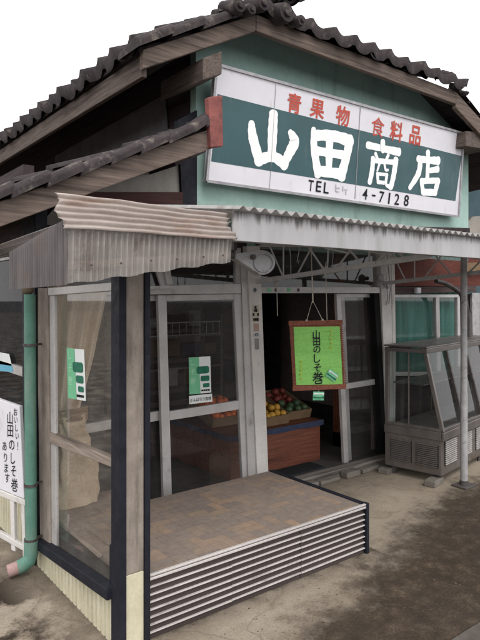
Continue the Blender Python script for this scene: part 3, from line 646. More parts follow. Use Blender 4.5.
for x in (3.62, 4.22): mb = MB(); mb.bar((x, YA+.06, 1.98), (x, 3.8, 2.205), .025, .03); mb.build('rafter', m_galv, aw)
pb = oz(464, 486, 0); pt = Vector((pb.x-.035, pb.y-.02, 2.0))
mb = MB(); mb.tube([pb+Vector((0, 0, .01)), pb.lerp(pt, .4), pb.lerp(pt, .41), pt], [.031, .031, .028, .027], 14); mb.build('pole', m_galv, aw)
mb = MB(); mb.box((pb.x-.09, pb.y-.07, 0), (pb.x+.09, pb.y+.07, .014)); mb.tube([pb, pb+Vector((0, 0, .05))], .036, 14); mb.build('pole_foot', m_iron, aw, .003)
mb = MB(); q = oz(464, 486, 0); mb.tube([pb+Vector((0, 0, .60)), pb+Vector((-.003, 0, .66))], .034, 12); mb.build('pole_clamp', m_iron, aw)

# teardrop housing under the fascia end
dc = oy(262.5, 262.5, 2.30); 
h = thing('pulley_housing', 'grey teardrop shaped metal housing hanging under the left end of the white fascia', 'housing', dc)
ra = Vector((CX, -SX*.25, 0)).normalized()
def pix(u, v, dy=0.0): return oy(u, v, 2.30)+Vector((0, dy, 0))
ring = [pix(262.5+13.2*math.cos(t), 262.5+12.6*math.sin(t)) for t in [R(-105)+R(205)*j/16 for j in range(17)]]+[pix(236, 259), pix(236, 254)]
mb = MB(); mb.slab(ring, (0, .05, 0)); mb.build('shell', m_galv, h, .006)
mb = MB()
rg = [pix(263+9.5*math.cos(R(a_)), 263+9*math.sin(R(a_)), -.004) for a_ in range(0, 361, 15)]; mb.tube(rg, .003, 6); mb.build('pressed_ring', m_galv, h)
mb = MB(); mb.tube([pix(252, 257, -.02), pix(252, 257, 0)], .013, 8); mb.build('bolt', m_iron, h)
mb = MB(); mb.tube([pix(238, 256.5, .02), pix(229, 253.5, .02)], .016, 10); mb.bar(pix(238, 250, .03), pix(238, 238, .03), .02, .02, (0, 1, 0)); mb.build('bracket', m_iron, h)

# ================================================================== GLASS SCREEN with post and yellow base
scr = thing('glass_screen', 'tall glazed side screen with navy and cream corner post and pale yellow ribbed base', 'glass screen', (XS, 3.0, 0))
YP = 2.47
def yq(u, v): return ox(u, v, XS)
zs = lambda y: .17+(.265-.17)*(3.58-y)/(3.58-2.55)      # sill height along the sagging frame
mb = MB(); ribbed(mb, (XS, 2.56, 0), (XS, 3.62, 0), 0, 0, zs(2.56)-.035, zs(3.62)-.035, (-1, 0, 0), .05); mb.build('base_panel', m_yellow, scr)
mb = MB()
mb.bar((XS-.012, 3.62, zs(3.62)-.012), (XS-.012, 2.56, zs(2.56)-.012), .06, .055)
mb.build('sill', m_navy, scr, .005)
mb = MB(); mb.slab([yq(36.5, 288), yq(47.5, 288), yq(50, 553), yq(40, 545)], (.05, 0, 0)); mb.build('frame_stile', m_postcream, scr, .004)
mb = MB(); mb.slab([ox(47.7, 292, XS+.012), ox(54, 292, XS+.012), ox(56, 555, XS+.012), ox(50.2, 552, XS+.012)], (.02, 0, 0)); mb.build('frame_inner_stile', m_alu, scr, .003)
mb = MB(); mb.slab([yq(49.2, 432.3), yq(112.5, 459), yq(112.5, 468), yq(49.2, 443)], (.04, 0, 0)); mb.build('mid_rail', m_oldwood, scr, .005)
mb = MB(); mb.slab([yq(48, 288), yq(116, 282), yq(116, 290.5), yq(48, 295.5)], (.04, 0, 0)); mb.build('top_rail', m_alu, scr, .003)
mb = MB(); mb.poly([ox(44, 290, XS+.02), ox(120, 284, XS+.02), ox(120, 600, XS+.02), ox(44, 546, XS+.02)]); mb.build('pane', m_glass_scr, scr)
mb = MB(); mb.slab([yq(109.5, 545), yq(113.5, 542), yq(113.5, 596), yq(109.5, 592)], (.03, 0, 0)); mb.build('lower_bead', m_navy, scr)
def px_post(u, y=YP): return oy(u, 400, y).x
mb = MB()
mb.box((px_post(119.5), YP, 0), (px_post(126.8), YP+.09, 1.98)); mb.build('outer_post', m_navy, scr, .004)
mb = MB(); mb.box((px_post(127), YP+.012, .0), (px_post(145), YP+.085, .352), None); mb.build('lower_post_board', m_yellow, scr, .003)
mb = MB(); mb.box((px_post(127), YP+.012, .354), (px_post(145), YP+.085, 1.98)); mb.build('post_board', m_postcream, scr, .003)
mb = MB(); mb.box((px_post(145.2), YP, 0), (px_post(150.5), YP+.09, 1.98)); mb.build('inner_post', m_navy, scr, .003)

# ================================================================== DISPLAY PLATFORM
XR, Y0, Y1, ZP = 2.962, 2.49, 3.42, .32
pl = thing('display_platform', 'low display platform with brown vinyl top and silver slatted front outside the doors', 'platform', (2.1, 3.0, 0))
mb = MB(); mb.box((1.30, Y0+.012, ZP-.03), (XR-.03, Y1, ZP-.004)); mb.box((1.30, Y1, ZP-.03), (1.80, 3.76, ZP-.004)); mb.build('top', m_deck, pl, .004)
mb = MB(); mb.box((1.38, Y0+.05, 0.0), (XR-.03, Y0+.06, ZP-.035)); mb.box((XR-.06, Y0+.06, 0), (XR-.05, Y1, ZP-.035)); mb.build('backing', M('brown_backing', (.085, .062, .055), (.05, .036, .032), 10, .7), pl)
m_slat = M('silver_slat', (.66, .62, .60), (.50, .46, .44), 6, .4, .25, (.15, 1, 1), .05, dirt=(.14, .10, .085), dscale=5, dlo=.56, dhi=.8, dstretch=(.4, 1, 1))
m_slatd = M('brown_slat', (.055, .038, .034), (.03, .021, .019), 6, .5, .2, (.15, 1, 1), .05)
xs_ = [1.379, 1.885, 2.39, XR-.012]
n = 8; ph = (ZP-.03)/n
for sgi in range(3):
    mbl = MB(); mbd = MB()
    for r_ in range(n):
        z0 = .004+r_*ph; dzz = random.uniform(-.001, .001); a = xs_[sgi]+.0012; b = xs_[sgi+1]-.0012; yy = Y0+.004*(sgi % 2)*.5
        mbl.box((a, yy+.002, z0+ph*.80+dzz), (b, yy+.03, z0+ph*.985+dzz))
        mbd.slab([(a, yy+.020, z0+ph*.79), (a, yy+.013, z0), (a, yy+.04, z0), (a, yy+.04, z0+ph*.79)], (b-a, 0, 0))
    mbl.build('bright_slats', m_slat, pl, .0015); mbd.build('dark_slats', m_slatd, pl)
mb = MB(); mb.box((1.379, Y0-.006, ZP-.028), (XR-.012, Y0+.011, ZP-.016)); mb.box((1.379, Y0-.006, ZP-.010), (XR-.012, Y0+.011, ZP+.001)); mb.build('edge_trim', m_slat, pl, .002)
mb = MB(); mb.box((XR-.010, Y0-.008, 0), (XR+.016, Y0+.03, ZP+.002)); mb.box((XR-.028, Y0+.031, ZP-.05), (XR+.012, Y1, ZP+.0)); mb.build('end_trim', m_navy, pl, .003)
mb = MB(); mb.box((XR-.04, Y0+.05, 0), (XR-.012, Y1-.02, ZP-.051)); mb.build('end_panel', m_slatd, pl)

# ================================================================== DOWNSPOUT
dx_, dy_ = 1.168, 3.525
ds = thing('downspout', 'green downpipe with a faded pink outlet at the shop corner', 'downpipe', (dx_, dy_, 0))
pts = [(dx_-.004, dy_+.01, 1.66), (dx_-.003, dy_+.006, 1.1), (dx_, dy_, .17)]
mb = MB(); mb.tube(pts, .034, 16); mb.build('pipe', m_green_pipe, ds)
mb = MB(); mb.tube([(dx_, dy_, .20), (dx_, dy_, .12), (dx_-.012, dy_-.0, .085), (dx_-.05, dy_+.005, .062), (dx_-.075, dy_+.01, .058)], .041, 16); mb.build('elbow', m_green_pipe, ds)
e = oz(8, 572, .04)
mb = MB(); mb.tube([(dx_-.07, dy_+.01, .058), (e.x, e.y, .043)], .037, 16, False); mb.tube([(dx_-.07, dy_+.01, .058), (e.x+.001, e.y, .043)], .032, 16, False); mb.build('outlet', m_pink_pipe, ds)
mb = MB()
for z in (1.36, .53, .205):
    t = (1.66-z)/1.49; c = Vector(pts[0]).lerp(Vector(pts[2]), t); mb = MB(); mb.tube([c-Vector((0, 0, .008)), c+Vector((0, 0, .008))], .0405, 16); mb.bar(c, c+Vector((.08, .02, 0)), .012, .012); mb.build('clamp', m_iron, ds)
mb = MB(); mb.ball((dx_-.01, dy_+.03, 1.685), .035, (1, 1, .8), 8); mb.build('top_cap', M('muddy_joint', (.20, .15, .10), (.12, .09, .06), 20, .9), ds)

# ================================================================== WHITE STAND SIGN (left edge)
XW = 1.10
st = thing('stand_sign', 'narrow white upright sign with black Japanese writing on a white wooden stand', 'sign', (XW, 3.75, 0))
wn_ = Vector((-.86, -.51, 0)).normalized(); wp_ = ox(14, 450, XW)
wq = lambda u, v, k=0.0: opl(u, v, wp_+wn_*k, wn_)
mb = MB(); mb.slab([wq(-8, 397), wq(19.5, 406.5), wq(24.0, 499), wq(-3, 488)], -wn_*.03); mb.build('board', m_white, st, .004)
for pts in ([(9.5, 494), (13.5, 495), (15, 552), (11, 550)], [(20.5, 500), (24, 501), (26, 560), (22.5, 558)], [(-2, 489.5), (26, 501), (26.5, 507), (-2, 495.5)], [(-2, 531), (26, 547), (26.5, 553), (-2, 537)]):
    mb = MB(); mb.slab([wq(u, v, .006 if pts[0][1] < 493 or pts[0][1] > 520 and len(pts) == 4 and pts[0][0] < 0 else .003) for u, v in pts], -wn_*.026); mb.build('stand_bar', m_whitepost, st, .004)
wax = Vector((0, 0, 1)).cross(wn_).normalized()*1; wup = Vector((0, 0, 1))
for col_ in ((('お', 15.4, 412, 7.5), ('い', 15.8, 420, 7), ('し', 16.4, 428, 7), ('い', 17, 436, 7), ('！', 17.6, 446, 9)),
             (('山', 9.8, 418, 12), ('田', 10.2, 431, 12), ('の', 11.6, 445, 11), ('し', 12.8, 458.5, 11), ('そ', 13.4, 471, 11), ('巻', 14.4, 485, 12)),
             (('あ', 4.4, 446, 9), ('り', 5.3, 457.5, 9), ('ま', 6.2, 468, 9), ('す', 7.2, 478, 9))):
    mb = MB()
    for ch, u, v, z_ in col_:
        p = wq(u, v, .003); hh = z_/F*(p-O).length*.95; put(mb, ch, p, wax, wup, hh, None, off=.006, nar=.62)
    mb.build('lettering', m_black, st)
# small blue sticker on the side window
mb = MB(); q = lambda u, v, k=0: ox(u, v, 1.225-k); mb.slab([q(-2, 352), q(9, 354), q(13, 372), q(-2, 371)], (.002, 0, 0)); stk = mb.build('window_sticker', m_paper); tag(stk, 'small blue and white sticker on the dark side window', 'sticker')
mb = MB(); mb.slab([q(-2, 364, .002), q(12, 366, .002), q(13, 372, .002), q(-2, 371, .002)], (.001, 0, 0)); mb.build('blue_print', m_cyan, stk)

# ================================================================== HANGING LIME BANNER
bp = od(317, 355, 4.12); bn = Vector((-SX*.80, -CX, 0)); 
yaw = Vector((CX, -SX, 0))*1.0+Vector((SX, CX, 0))*.35; yaw.normalize(); bn = yaw.cross(Vector((0, 0, 1))).normalized()
BQ = lambda u, v, k=0.0: opl(u, v, bp+bn*k, bn)
ban = thing('hanging_banner', 'lime green cloth sign in a brown braided frame hanging in the doorway', 'hanging sign', BQ(318, 390))
mb = MB(); mb.slab([BQ(289.5, 322), BQ(341.5, 321), BQ(345, 389), BQ(293.5, 391)], -bn*.006); mb.build('backing', m_bamboo, ban)
mb = MB(); mb.grid(lambda a, b: BQ(293.6+46.5*a+2.6*b, 327+58*b-.6*a, .004+.0015*math.sin(b*22)), 8, 40); mb.build('cloth', m_lime, ban)
mb = MB()
mb.bar(BQ(288.5, 323.3, .004), BQ(342.5, 322.3, .004), .012, .034, (0, 0, 1)); mb.bar(BQ(292.5, 388.6, .004), BQ(346, 386.3, .004), .012, .034, (0, 0, 1)); mb.build('top_and_bottom_slat', m_bamboo, ban, .003)
for u0, u1 in ((291, 294.6), (341, 344.8)):
    mb = MB()
    for k in range(34):
        f_ = k/33; p = BQ(u0+(u1-u0)*f_, 326+60*f_, .004); mb.bar(p-yaw*.012, p+yaw*.012, .008, .0065)
    mb.build('braided_edge', m_bamboo, ban)
mb = MB(); mb.tube([BQ(306.5, 321), BQ(312.5, 300), BQ(322.5, 320)], .003, 6); mb.tube([BQ(312.5, 300), BQ(312.2, 280), BQ(311.2, 246)], .0035, 6); mb.tube([BQ(312.8, 303), BQ(312.2, 277)], .006, 6); mb.tube([BQ(327, 321), BQ(325.5, 262)], .003, 6)
for u, v in ((306.5, 320.5), (322.5, 320)): mb.ball(BQ(u, v, .006), .009, n=5)
mb.build('cord', m_cord, ban)
mb = MB()
for ch, u, v, s in (('山', 316.4, 334.6, 9), ('田', 316.8, 341.8, 8.5), ('の', 317, 349.4, 8.5), ('し', 317.2, 358.5, 9.5), ('そ', 317.6, 367.5, 9), ('巻', 318.2, 378, 12)):
    p = BQ(u, v, .009); put(mb, ch, p, yaw, (0, 0, 1), s/F*(p-O).length*.95, off=.014)
mb.build('lettering', m_black, ban)
m_gold = M('faded_gold_print', (.42, .52, .08), (.36, .48, .07), 20, .8, bmp=0)
mb = MB()
for (u, v0, nn_) in ((331.5, 330, 5), (301.5, 361, 5)):
    for k in range(nn_):
        for a_, b_ in ((0, 0), (0, 1.6), (1.1, .8)):
            p = BQ(u+a_-.8, v0+k*4.2+b_, .009); mb.bar(p-yaw*.008, p+yaw*.008, .004, .004)
mb.build('faint_print', m_gold, ban)
def packet(mb, c, ax_, up_, w_, h_):
    c = Vector(c); ax_ = Vector(ax_).normalized(); up_ = Vector(up_).normalized(); n_ = ax_.cross(up_)
    mb.grid(lambda a, b: c+ax_*w_*(a-.5)+up_*h_*(b-.5)+n_*.012*(math.sin(math.pi*a)*math.sin(math.pi*b)), 8, 8)
for (u, v, rot, lab) in ((332, 375.5, -35, 'small green and white striped packet stuck on the lower right of the lime cloth'), (318.5, 396, -4, 'small green and white striped packet dangling below the bottom slat of the lime cloth')):
    a_ = R(rot); ax_ = yaw*math.cos(a_)+Vector((0, 0, 1))*math.sin(a_); up_ = Vector((0, 0, 1))*math.cos(a_)-yaw*math.sin(a_)
    c = BQ(u, v, .012 if v < 390 else .0)
    mb = MB(); packet(mb, c, ax_, up_, .085, .06); pk = mb.build('snack_packet', m_pgreen); tag(pk, lab, 'packet', 'striped packets on the lime hanging sign')
    for kk, (dv, mm) in enumerate(((.4, m_paper), (-.25, m_pdark))):
        mb = MB(); packet(mb, c+up_*.06*dv*.6+bn*.004, ax_, up_, .082, .013); mb.build('stripe', mm, pk)
    if v > 390:
        mb = MB(); mb.tube([c+up_*.03, BQ(318.5, 388)], .002, 5); mb.build('string', m_cord, pk)

# ================================================================== POSTERS
def poster(P, cor_, label, axv, nrm):
    # cor_: four photo corners, P maps a photo point onto the glass
    mb = MB(); mb.slab([P(*c) for c in cor_], -nrm*.001); o = mb.build('poster', m_paper); tag(o, label, 'poster', 'green and white posters on the glass')
    tl, tr, br_, bl = [P(*c)+nrm*.0015 for c in cor_]
    B2 = lambda a, b, k=0: tl.lerp(tr, a).lerp(bl.lerp(br_, a), b)+nrm*k
    mb = MB(); mb.slab([B2(0, 0), B2(.46, 0), B2(.5, 1), B2(0, 1)], nrm*.0003); mb.build('green_print', m_pgreen, o)
    mb = MB()
    for (x0, y0, w_, h_) in ((.34, .26, .58, .2), (.52, .52, .4, .15), (.62, .73, .3, .11)):
        c = [B2(x0, y0+.15*h_, .0008), B2(x0+.1*w_, y0, .0008), B2(x0+.9*w_, y0, .0008), B2(x0+w_, y0+.2*h_, .0008), B2(x0+w_, y0+.85*h_, .0008), B2(x0+.85*w_, y0+h_, .0008), B2(x0+.1*w_, y0+h_, .0008), B2(x0, y0+.8*h_, .0008)]
        mb.slab(c, nrm*.0004)
    mb.build('roll_print', m_pdark, o)
    mb = MB()
    hh = (tl-bl).length
    for k, ch in enumerate('しそ巻'):
        put(mb, ch, B2(.17, .14+.25*k, .0008), axv, (0, 0, 1), hh*.17, off=.0)
    mb.build('pale_lettering', M('pale_print', (.45, .72, .52), (.4, .68, .48), 5, .6, bmp=0), o)
    mb = MB()
    for k in range(4): c = B2(.58+.1*k, .92, .0008); mb.bar(c-Vector(axv)*.008, c+Vector(axv)*.008, .004, .012)
    mb.build('small_lettering', m_black, o); return o
poster(lambda u, v: oy(u, v, 3.796), [(188.7, 357.5), (210.3, 356.3), (211.3, 392.5), (189.3, 394.5)], 'green and white poster on the sliding door glass above a white strip label', (1, 0, 0), Vector((0, -1, 0)))
poster(lambda u, v: ox(u, v, XS+.016), [(67, 348), (84, 349.5), (85.7, 401), (68.3, 398)], 'green and white poster on the side screen glass beside the curtain', (0, -1, 0), Vector((-1, 0, 0)))
mb = MB(); P_ = lambda u, v, k=0: oy(u, v, 3.796-k); mb.slab([P_(188.9, 396), P_(212, 393.6), (P_(212.5, 401.6)), P_(189.4, 404.2)], (0, .001, 0)); lb = mb.build('strip_label', m_paper); tag(lb, 'white strip label with black writing under the poster on the sliding door', 'label')
mb = MB()
for k, ch in enumerate('がんばろう宮城'):
    t = (k+.5)/7; p = P_(190.2+21*t, 400.4-2.4*t+.1, .002); put(mb, ch, p, (1, 0, -.0), (0, 0, 1), 3.3/F*(p-O).length, off=.015)
mb.build('lettering', m_black, lb)
# plates and stickers on the middle door post
def lean(v): return 253.3+(v-246)*.0375
def plate(name, label, v0, v1, w_, mat, cat='plate'):
    mb = MB(); a, b = lean(v0), lean(v1); P = lambda u, v: oy(u, v, 3.767)
    mb.slab([P(a-w_, v0), P(a+w_, v0), P(b+w_, v1), P(b-w_, v1)], (0, .002, 0)); o = mb.build(name, mat); tag(o, label, cat); return o
mb = MB(); c = oy(lean(290), 290, 3.767); mb.tube([c, c+Vector((0, .002, 0))], .024, 18); e_ = mb.build('round_emblem', m_faint); tag(e_, 'round grey emblem plate at the top of the white middle door post', 'plate')
mb = MB(); mb.tube([c-Vector((0, .002, 0)), c], .016, 14); mb.tube([c-Vector((0, .004, 0)), c-Vector((0, .0021, 0))], .006, 10); mb.build('emblem_print', M('grey_print', (.12, .14, .13), (.08, .09, .09), 9, .6), e_)
p_ = plate('price_plate', 'cream plate with dark printed marks on the white middle door post', 305, 322, 3.2, M('cream_plate', (.50, .45, .36), (.42, .37, .29), 9, .6))
mb = MB(); P = lambda u, v: oy(u, v, 3.764)
for v, ws in ((307.5, (1.0,)), (310.5, (1.6,)), (314.5, (.8, .8)), (319.5, (2.6,))):
    for i_, w_ in enumerate(ws):
        u = lean(v)+(0 if len(ws) == 1 else (-2.2, 2.2)[i_]); mb.slab([P(u-w_, v-1.2), P(u+w_, v-1.5), P(u+w_, v+1.5), P(u-w_, v+1.2)], (0, .001, 0))
mb.build('printed_marks', m_black, p_)
plate('pink_plate', 'faded pink plate below the cream plate on the white middle door post', 323.5, 331.5, 2.6, M('faded_pink', (.42, .30, .25), (.36, .25, .2), 9, .7))
o_ = plate('oval_plate', 'small pale plate with a dark ring on the white middle door post', 332.5, 337, 3.0, m_faint)
mb = MB(); c = oy(lean(334.7), 334.7, 3.764); mb.tube([c+Vector((.017*math.cos(t), 0, .010*math.sin(t))) for t in [R(a_) for a_ in range(0, 361, 24)]], .0025, 5); mb.build('ring_print', m_black, o_)
plate('grey_plate', 'narrow grey plate lowest on the white middle door post', 338.5, 349.5, 2.0, M('grey_plate_paint', (.26, .25, .24), (.2, .19, .18), 20, .6))
for u, mt, lab in ((269.5, m_pgreen, 'green sticker at the left end of the right door header'), (276, m_iron, 'dark round sticker on the right door header next to the green one'), (282, m_faint, 'pale grey sticker on the right door header'), (289, m_pgreen, 'second green sticker on the right door header'), (298.5, m_iron, 'dark sticker farthest right on the right door header')):
    c = oy(u, 290, 3.777); mb = MB()
    if mt is m_iron: mb.tube([c, c+Vector((0, .002, 0))], .016, 14)
    else: mb.box((c.x-.022, c.y, c.z-.014), (c.x+.022, c.y+.002, c.z+.014))
    tag(mb.build('header_sticker', mt), lab, 'sticker', 'stickers along the right door header')
# door bell / lamp socket with looped cable on the right post
c = oy(381, 278, 3.70)
bl = thing('outdoor_bell', 'round grey bell with looped cable on the right door post', 'bell', c)
mb = MB(); mb.ball(c, .042, (1, .8, 1), 9); mb.tube([c+Vector((0, .0, 0)), c+Vector((0, .075, .0))], .02, 10); mb.build('dome', m_galv, bl)
mb = MB(); P = lambda u, v: oy(u, v, 3.735); mb.tube([P(383, 284), P(387, 289), P(388, 298), P(386, 305), P(389, 303), P(390.5, 290), P(388, 262), P(386, 245)], .006, 6); mb.ball(P(387, 287), .02, n=6); mb.build('cable', m_galv, bl)
# short pull cords under the awning
for u, v0, v1, y, lab in ((277, 276, 316, 3.6, 'thin pale pull cord hanging before the right doorway header'),):
    mb = MB(); mb.tube([oy(u-.5, v0, y), oy(u, (v0+v1)/2, y), oy(u+.5, v1, y)], .004, 6); mb.ball(oy(u-1, v0+7, y), .015, n=5); tag(rebase(mb.build('pull_cord', m_cord)), lab, 'cord')
for u0, v0, u1, v1, y, lab in ((289, 240, 291, 276, 3.0, 'short thin wire dangling left of the banner cord under the awning'), (333, 244, 332, 268, 3.0, 'short thin wire dangling right of the banner cord under the awning'), (300, 238, 297, 262, 2.8, 'thin slanting wire hanging just left of the banner cord')):
    mb = MB(); a_ = oy(u0, v0, y); b_ = oy(u1, v1, y); b2 = b_+Vector((.02, 0, .015)); mb.tube([a_, a_.lerp(b_, .5)+Vector((.006, 0, 0)), b_, b_+Vector((.012, 0, -.008)), b2], .003, 6); tag(rebase(mb.build('hanging_wire', m_galv)), lab, 'wire')
# ceramic insulator on window head
c = oy(419, 290.5, 3.78); mb = MB(); mb.box((c.x-.04, c.y, c.z-.03), (c.x+.04, c.y+.05, c.z+.03)); mb.box((c.x-.03, c.y-.006, c.z-.02), (c.x+.03, c.y, c.z+.02)); tag(rebase(mb.build('junction_box', m_white, bevel=.008)), 'small white junction box above the teal curtained window', 'junction box')
# bent grey pipe at right
P = lambda u, v: oy(u, v, 3.6); mb = MB(); mb.tube([P(436, 281), P(444, 283), P(452, 287), P(460, 293), P(465.5, 302), P(468, 314), P(469, 350), P(470, 420)], .024, 12); tag(rebase(mb.build('bent_pipe', m_iron)), 'bent grey pipe running down at the right of the teal window', 'pipe')
# neighbour house with pale curved canopy behind the right end
nb = thing('neighbour_house', 'dim teal neighbouring house wall with pale canopy right of the signboard', 'house', (8.2, 5.5, 0))
mb = MB(); mb.box((6.46, 5.0, 0), (11, 9, 4.2)); mb.build('wall', M('dim_teal_wall', (.06, .10, .115), (.04, .07, .08), 3, .8), nb)
mb = MB(); P = lambda u, v: oy(u, v, 4.2); mb.slab([P(463, 236), P(468, 222), P(473, 216.5), P(500, 214), P(500, 240), P(463, 240)], (0, .7, 0)); mb.build('canopy', m_beigewall, nb, .02)

# ================================================================== REFRIGERATED DISPLAY CASE
cz = .075; c0 = oz(443, 477, cz); an = R(10)
AX = Vector((math.cos(an), math.sin(an), 0)); AY = Vector((-math.sin(an), math.cos(an), 0)); AZ = Vector((0, 0, 1))
case = thing('display_case', 'brown steel refrigerated glass display case with sloping front and louvred base', 'display case', Vector((c0.x, c0.y, 0)))
def L_(x, y, z): return Vector((c0.x, c0.y, 0))+AX*x+AY*y+AZ*z
LW, DB, ZB, ZTOP, DT = 1.9, .56, .46, 1.155, .17       # length, depth, base top, case top, setback of the top front
def lbox(mb, x0, y0, z0, x1, y1, z1):
    p = [L_(a, b, c) for c in (z0, z1) for a, b in ((x0, y0), (x1, y0), (x1, y1), (x0, y1))]
    mb.add(p, [(3, 2, 1, 0), (4, 5, 6, 7), (0, 1, 5, 4), (1, 2, 6, 5), (2, 3, 7, 6), (3, 0, 4, 7)])
mb = MB(); lbox(mb, 0, .012, cz, LW, DB, ZB-.03); mb.build('base', m_steel, case, .008)
mb = MB(); lbox(mb, -.012, -.012, ZB-.075, LW, 0.008, ZB-.002); lbox(mb, -.012, .010, ZB-.075, .012, DB, ZB-.002); mb.build('bumper', m_steel, case, .004)
mb = MB(); lbox(mb, .03, .03, ZB-.028, LW, DB-.02, ZB-.01); mb.build('deck', m_steel, case)
fr_ = MB()
def cbar(p, q, w_=.035, t=.03): fr_.bar(L_(*p), L_(*q), w_, t, AX if abs(p[0]-q[0]) < .01 else AZ)
cbar((0.015, .01, ZB), (.015, DT, ZTOP)); cbar((.015, DB-.02, ZB), (.015, DB-.02, ZTOP)); cbar((.015, DT-.01, ZTOP), (.015, DB, ZTOP), .035, .04)
fr_.bar(L_(-.005, DT, ZTOP+.005), L_(LW, DT, ZTOP+.005), .05, .045); fr_.bar(L_(0, DB-.02, ZTOP), L_(LW, DB-.02, ZTOP), .04, .04); fr_.bar(L_(0, .012, ZB+.012), L_(LW, .012, ZB+.012), .03, .028)
fr_.bar(L_(.015, .02, ZB+.012), L_(.015, DB, ZB+.012), .03, .028); fr_.bar(L_(.02, .33, ZB), L_(.02, .33, ZTOP), .012, .012, AX)
frame = fr_.build('frame', m_steel, case, .004)
mb = MB()
for x in (.46, .92, 1.38): mb = MB(); mb.bar(L_(x, .012, ZB+.03), L_(x, DT, ZTOP-.02), .028, .026, AX); mb.build('front_divider', m_iron, frame, .003)
mb = MB(); mb.poly([L_(.02, .025, ZB+.02), L_(LW, .025, ZB+.02), L_(LW, DT+.01, ZTOP-.02), L_(.02, DT+.01, ZTOP-.02)]); mb.build('front_glass', m_glass_case, frame)
mb = MB(); mb.poly([L_(.022, .04, ZB+.03), L_(.022, DB-.04, ZB+.03), L_(.022, DB-.04, ZTOP-.02), L_(.022, DT+.02, ZTOP-.02)]); mb.build('end_glass', m_glass_case, frame)
mb = MB(); lbox(mb, .0, DT-.02, ZTOP+.028, LW, DB+.01, ZTOP+.042); mb.build('top', m_steel, case, .004)
mb = MB(); lbox(mb, .05, .2, .84, LW, DB-.06, .852); mb.build('shelf', m_steel, case, .002)
mb = MB(); lbox(mb, .40, DB-.045, ZB, .42, DB-.035, ZTOP); lbox(mb, .9, DB-.045, ZB, .92, DB-.035, ZTOP); mb.build('rear_door_edge', m_iron, case)
def louvres(name, org, d1, nrm, w_, z0, z1, n_):
    mb = MB(); lu = MB()
    p = org; mb.slab([p+AZ*z0, p+d1*w_+AZ*z0, p+d1*w_+AZ*z1, p+AZ*z1], nrm*.002)
    for k in range(n_):
        z = z0+(z1-z0)*(k+.5)/n_; h_ = (z1-z0)/n_*.5
        a = p+d1*.006+nrm*.002; b = p+d1*(w_-.006)+nrm*.002
        lu.slab([a+AZ*(z+h_*.5), a+AZ*(z-h_*.5)+nrm*.009, a+AZ*(z-h_*.5+.003)+nrm*.009, a+AZ*(z+h_*.5+.003)], b-a)
    g_ = mb.build(name, m_blackgap, case); lu.build('slats', m_louver if abs(nrm.dot(AY)) > .5 else m_steel, g_)
for x in (.06, .42, .78, 1.14, 1.5): louvres('front_grille', L_(x, .011, 0), AX, -AY, .26, .155, .37, 12)
for y in (.04, .29): louvres('end_grille', L_(-.001, y+.21, 0), -AY, -AX, .21, .14, .34, 12)
mb = MB()
for x, y in ((.06, .06), (.06, .5), (1.0, .06), (1.0, .5), (1.8, .06), (1.8, .5)): mb = MB(); mb.tube([L_(x, y, .0), L_(x, y, cz+.002)], .018, 10); mb.build('foot', m_iron, case)
# concrete blocks under and beside the case
for u, v, lab, sz in ((439, 486, 'grey concrete block on the ground under the front corner of the glass case', (.20, .10, .055)), (392, 473, 'flat stone lump on the ground at the back corner of the glass case', (.2, .1, .05))):
    p = oz(u, v, 0); mb = MB(); rot = Matrix.Rotation(R(12), 3, 'Z'); mb.box((p.x-sz[0]/2, p.y, 0), (p.x+sz[0]/2, p.y+sz[1], sz[2]), rot); tag(rebase(mb.build('concrete_block', m_concrete, bevel=.008)), lab, 'block', 'blocks under the display case')
# ================================================================== THINGS INSIDE THE SHOP
fs = thing('fruit_stand', 'red brown wooden fruit stand with a blue cloth edge inside the doorway', 'fruit stand', (3.6, 4.5, .05))
FX0, FX1, FY0, FY1, FZ = 3.06, 4.16, 4.08, 5.1, .44
mb = MB(); mb.box((FX0+.06, FY0, .05), (FX1, FY0+.03, FZ-.02)); mb.build('front_panel', m_cabinet, fs, .004)
mb = MB(); mb.box((FX0, FY0-.01, .05), (FX0+.058, FY0+.05, FZ-.02)); mb.build('corner_board', m_cabinet, fs, .004)
mb = MB(); mb.box((FX0, FY0+.05, .05), (FX0+.03, FY1, FZ-.02)); mb.box((FX1-.03, FY0+.03, .05), (FX1, FY1, FZ-.02)); mb.build('side_panel', m_cabinet, fs, .004)
mb = MB(); mb.box((FX0-.02, FY0-.02, FZ-.019), (FX1+.02, FY1, FZ)); mb.build('top', m_cabinet, fs, .003)
mb = MB()
def cl(a, b): return Vector((FX0-.025+(FX1-FX0+.05)*a, FY0-.026-.003*math.sin(a*60), FZ+.004-.045*b-.01*abs(math.sin(a*9))*b))
def cl2(a, b): return Vector((FX0-.026-.003*math.sin(a*60), FY0-.026+1.0*a, FZ+.004-.045*b-.01*abs(math.sin(a*9))*b))
mb.grid(cl, 60, 3); mb.grid(cl2, 60, 3); mb.build('blue_cloth', m_blue, fs)
def crate(x0, y0, w_, d_, tilt, label, mat=m_card, hgt=.09):
    rot = Matrix.Rotation(tilt, 3, 'X'); piv = Vector((x0, y0, FZ+.005))
    mb = MB()
    for lo, hi in (((0, 0, 0), (w_, d_, .008)), ((0, 0, .008), (w_, .01, hgt)), ((0, d_-.01, .008), (w_, d_, hgt)), ((0, .01, .008), (.01, d_-.01, hgt)), ((w_-.01, .01, .008), (w_, d_-.01, hgt))):
        mb.box(piv+Vector(lo), piv+Vector(hi), rot, piv)
    o = mb.build('fruit_box', mat); tag(o, label, 'box', 'fruit boxes on the wooden stand'); return lambda a, b, c: rot @ Vector((a, b, c))+piv
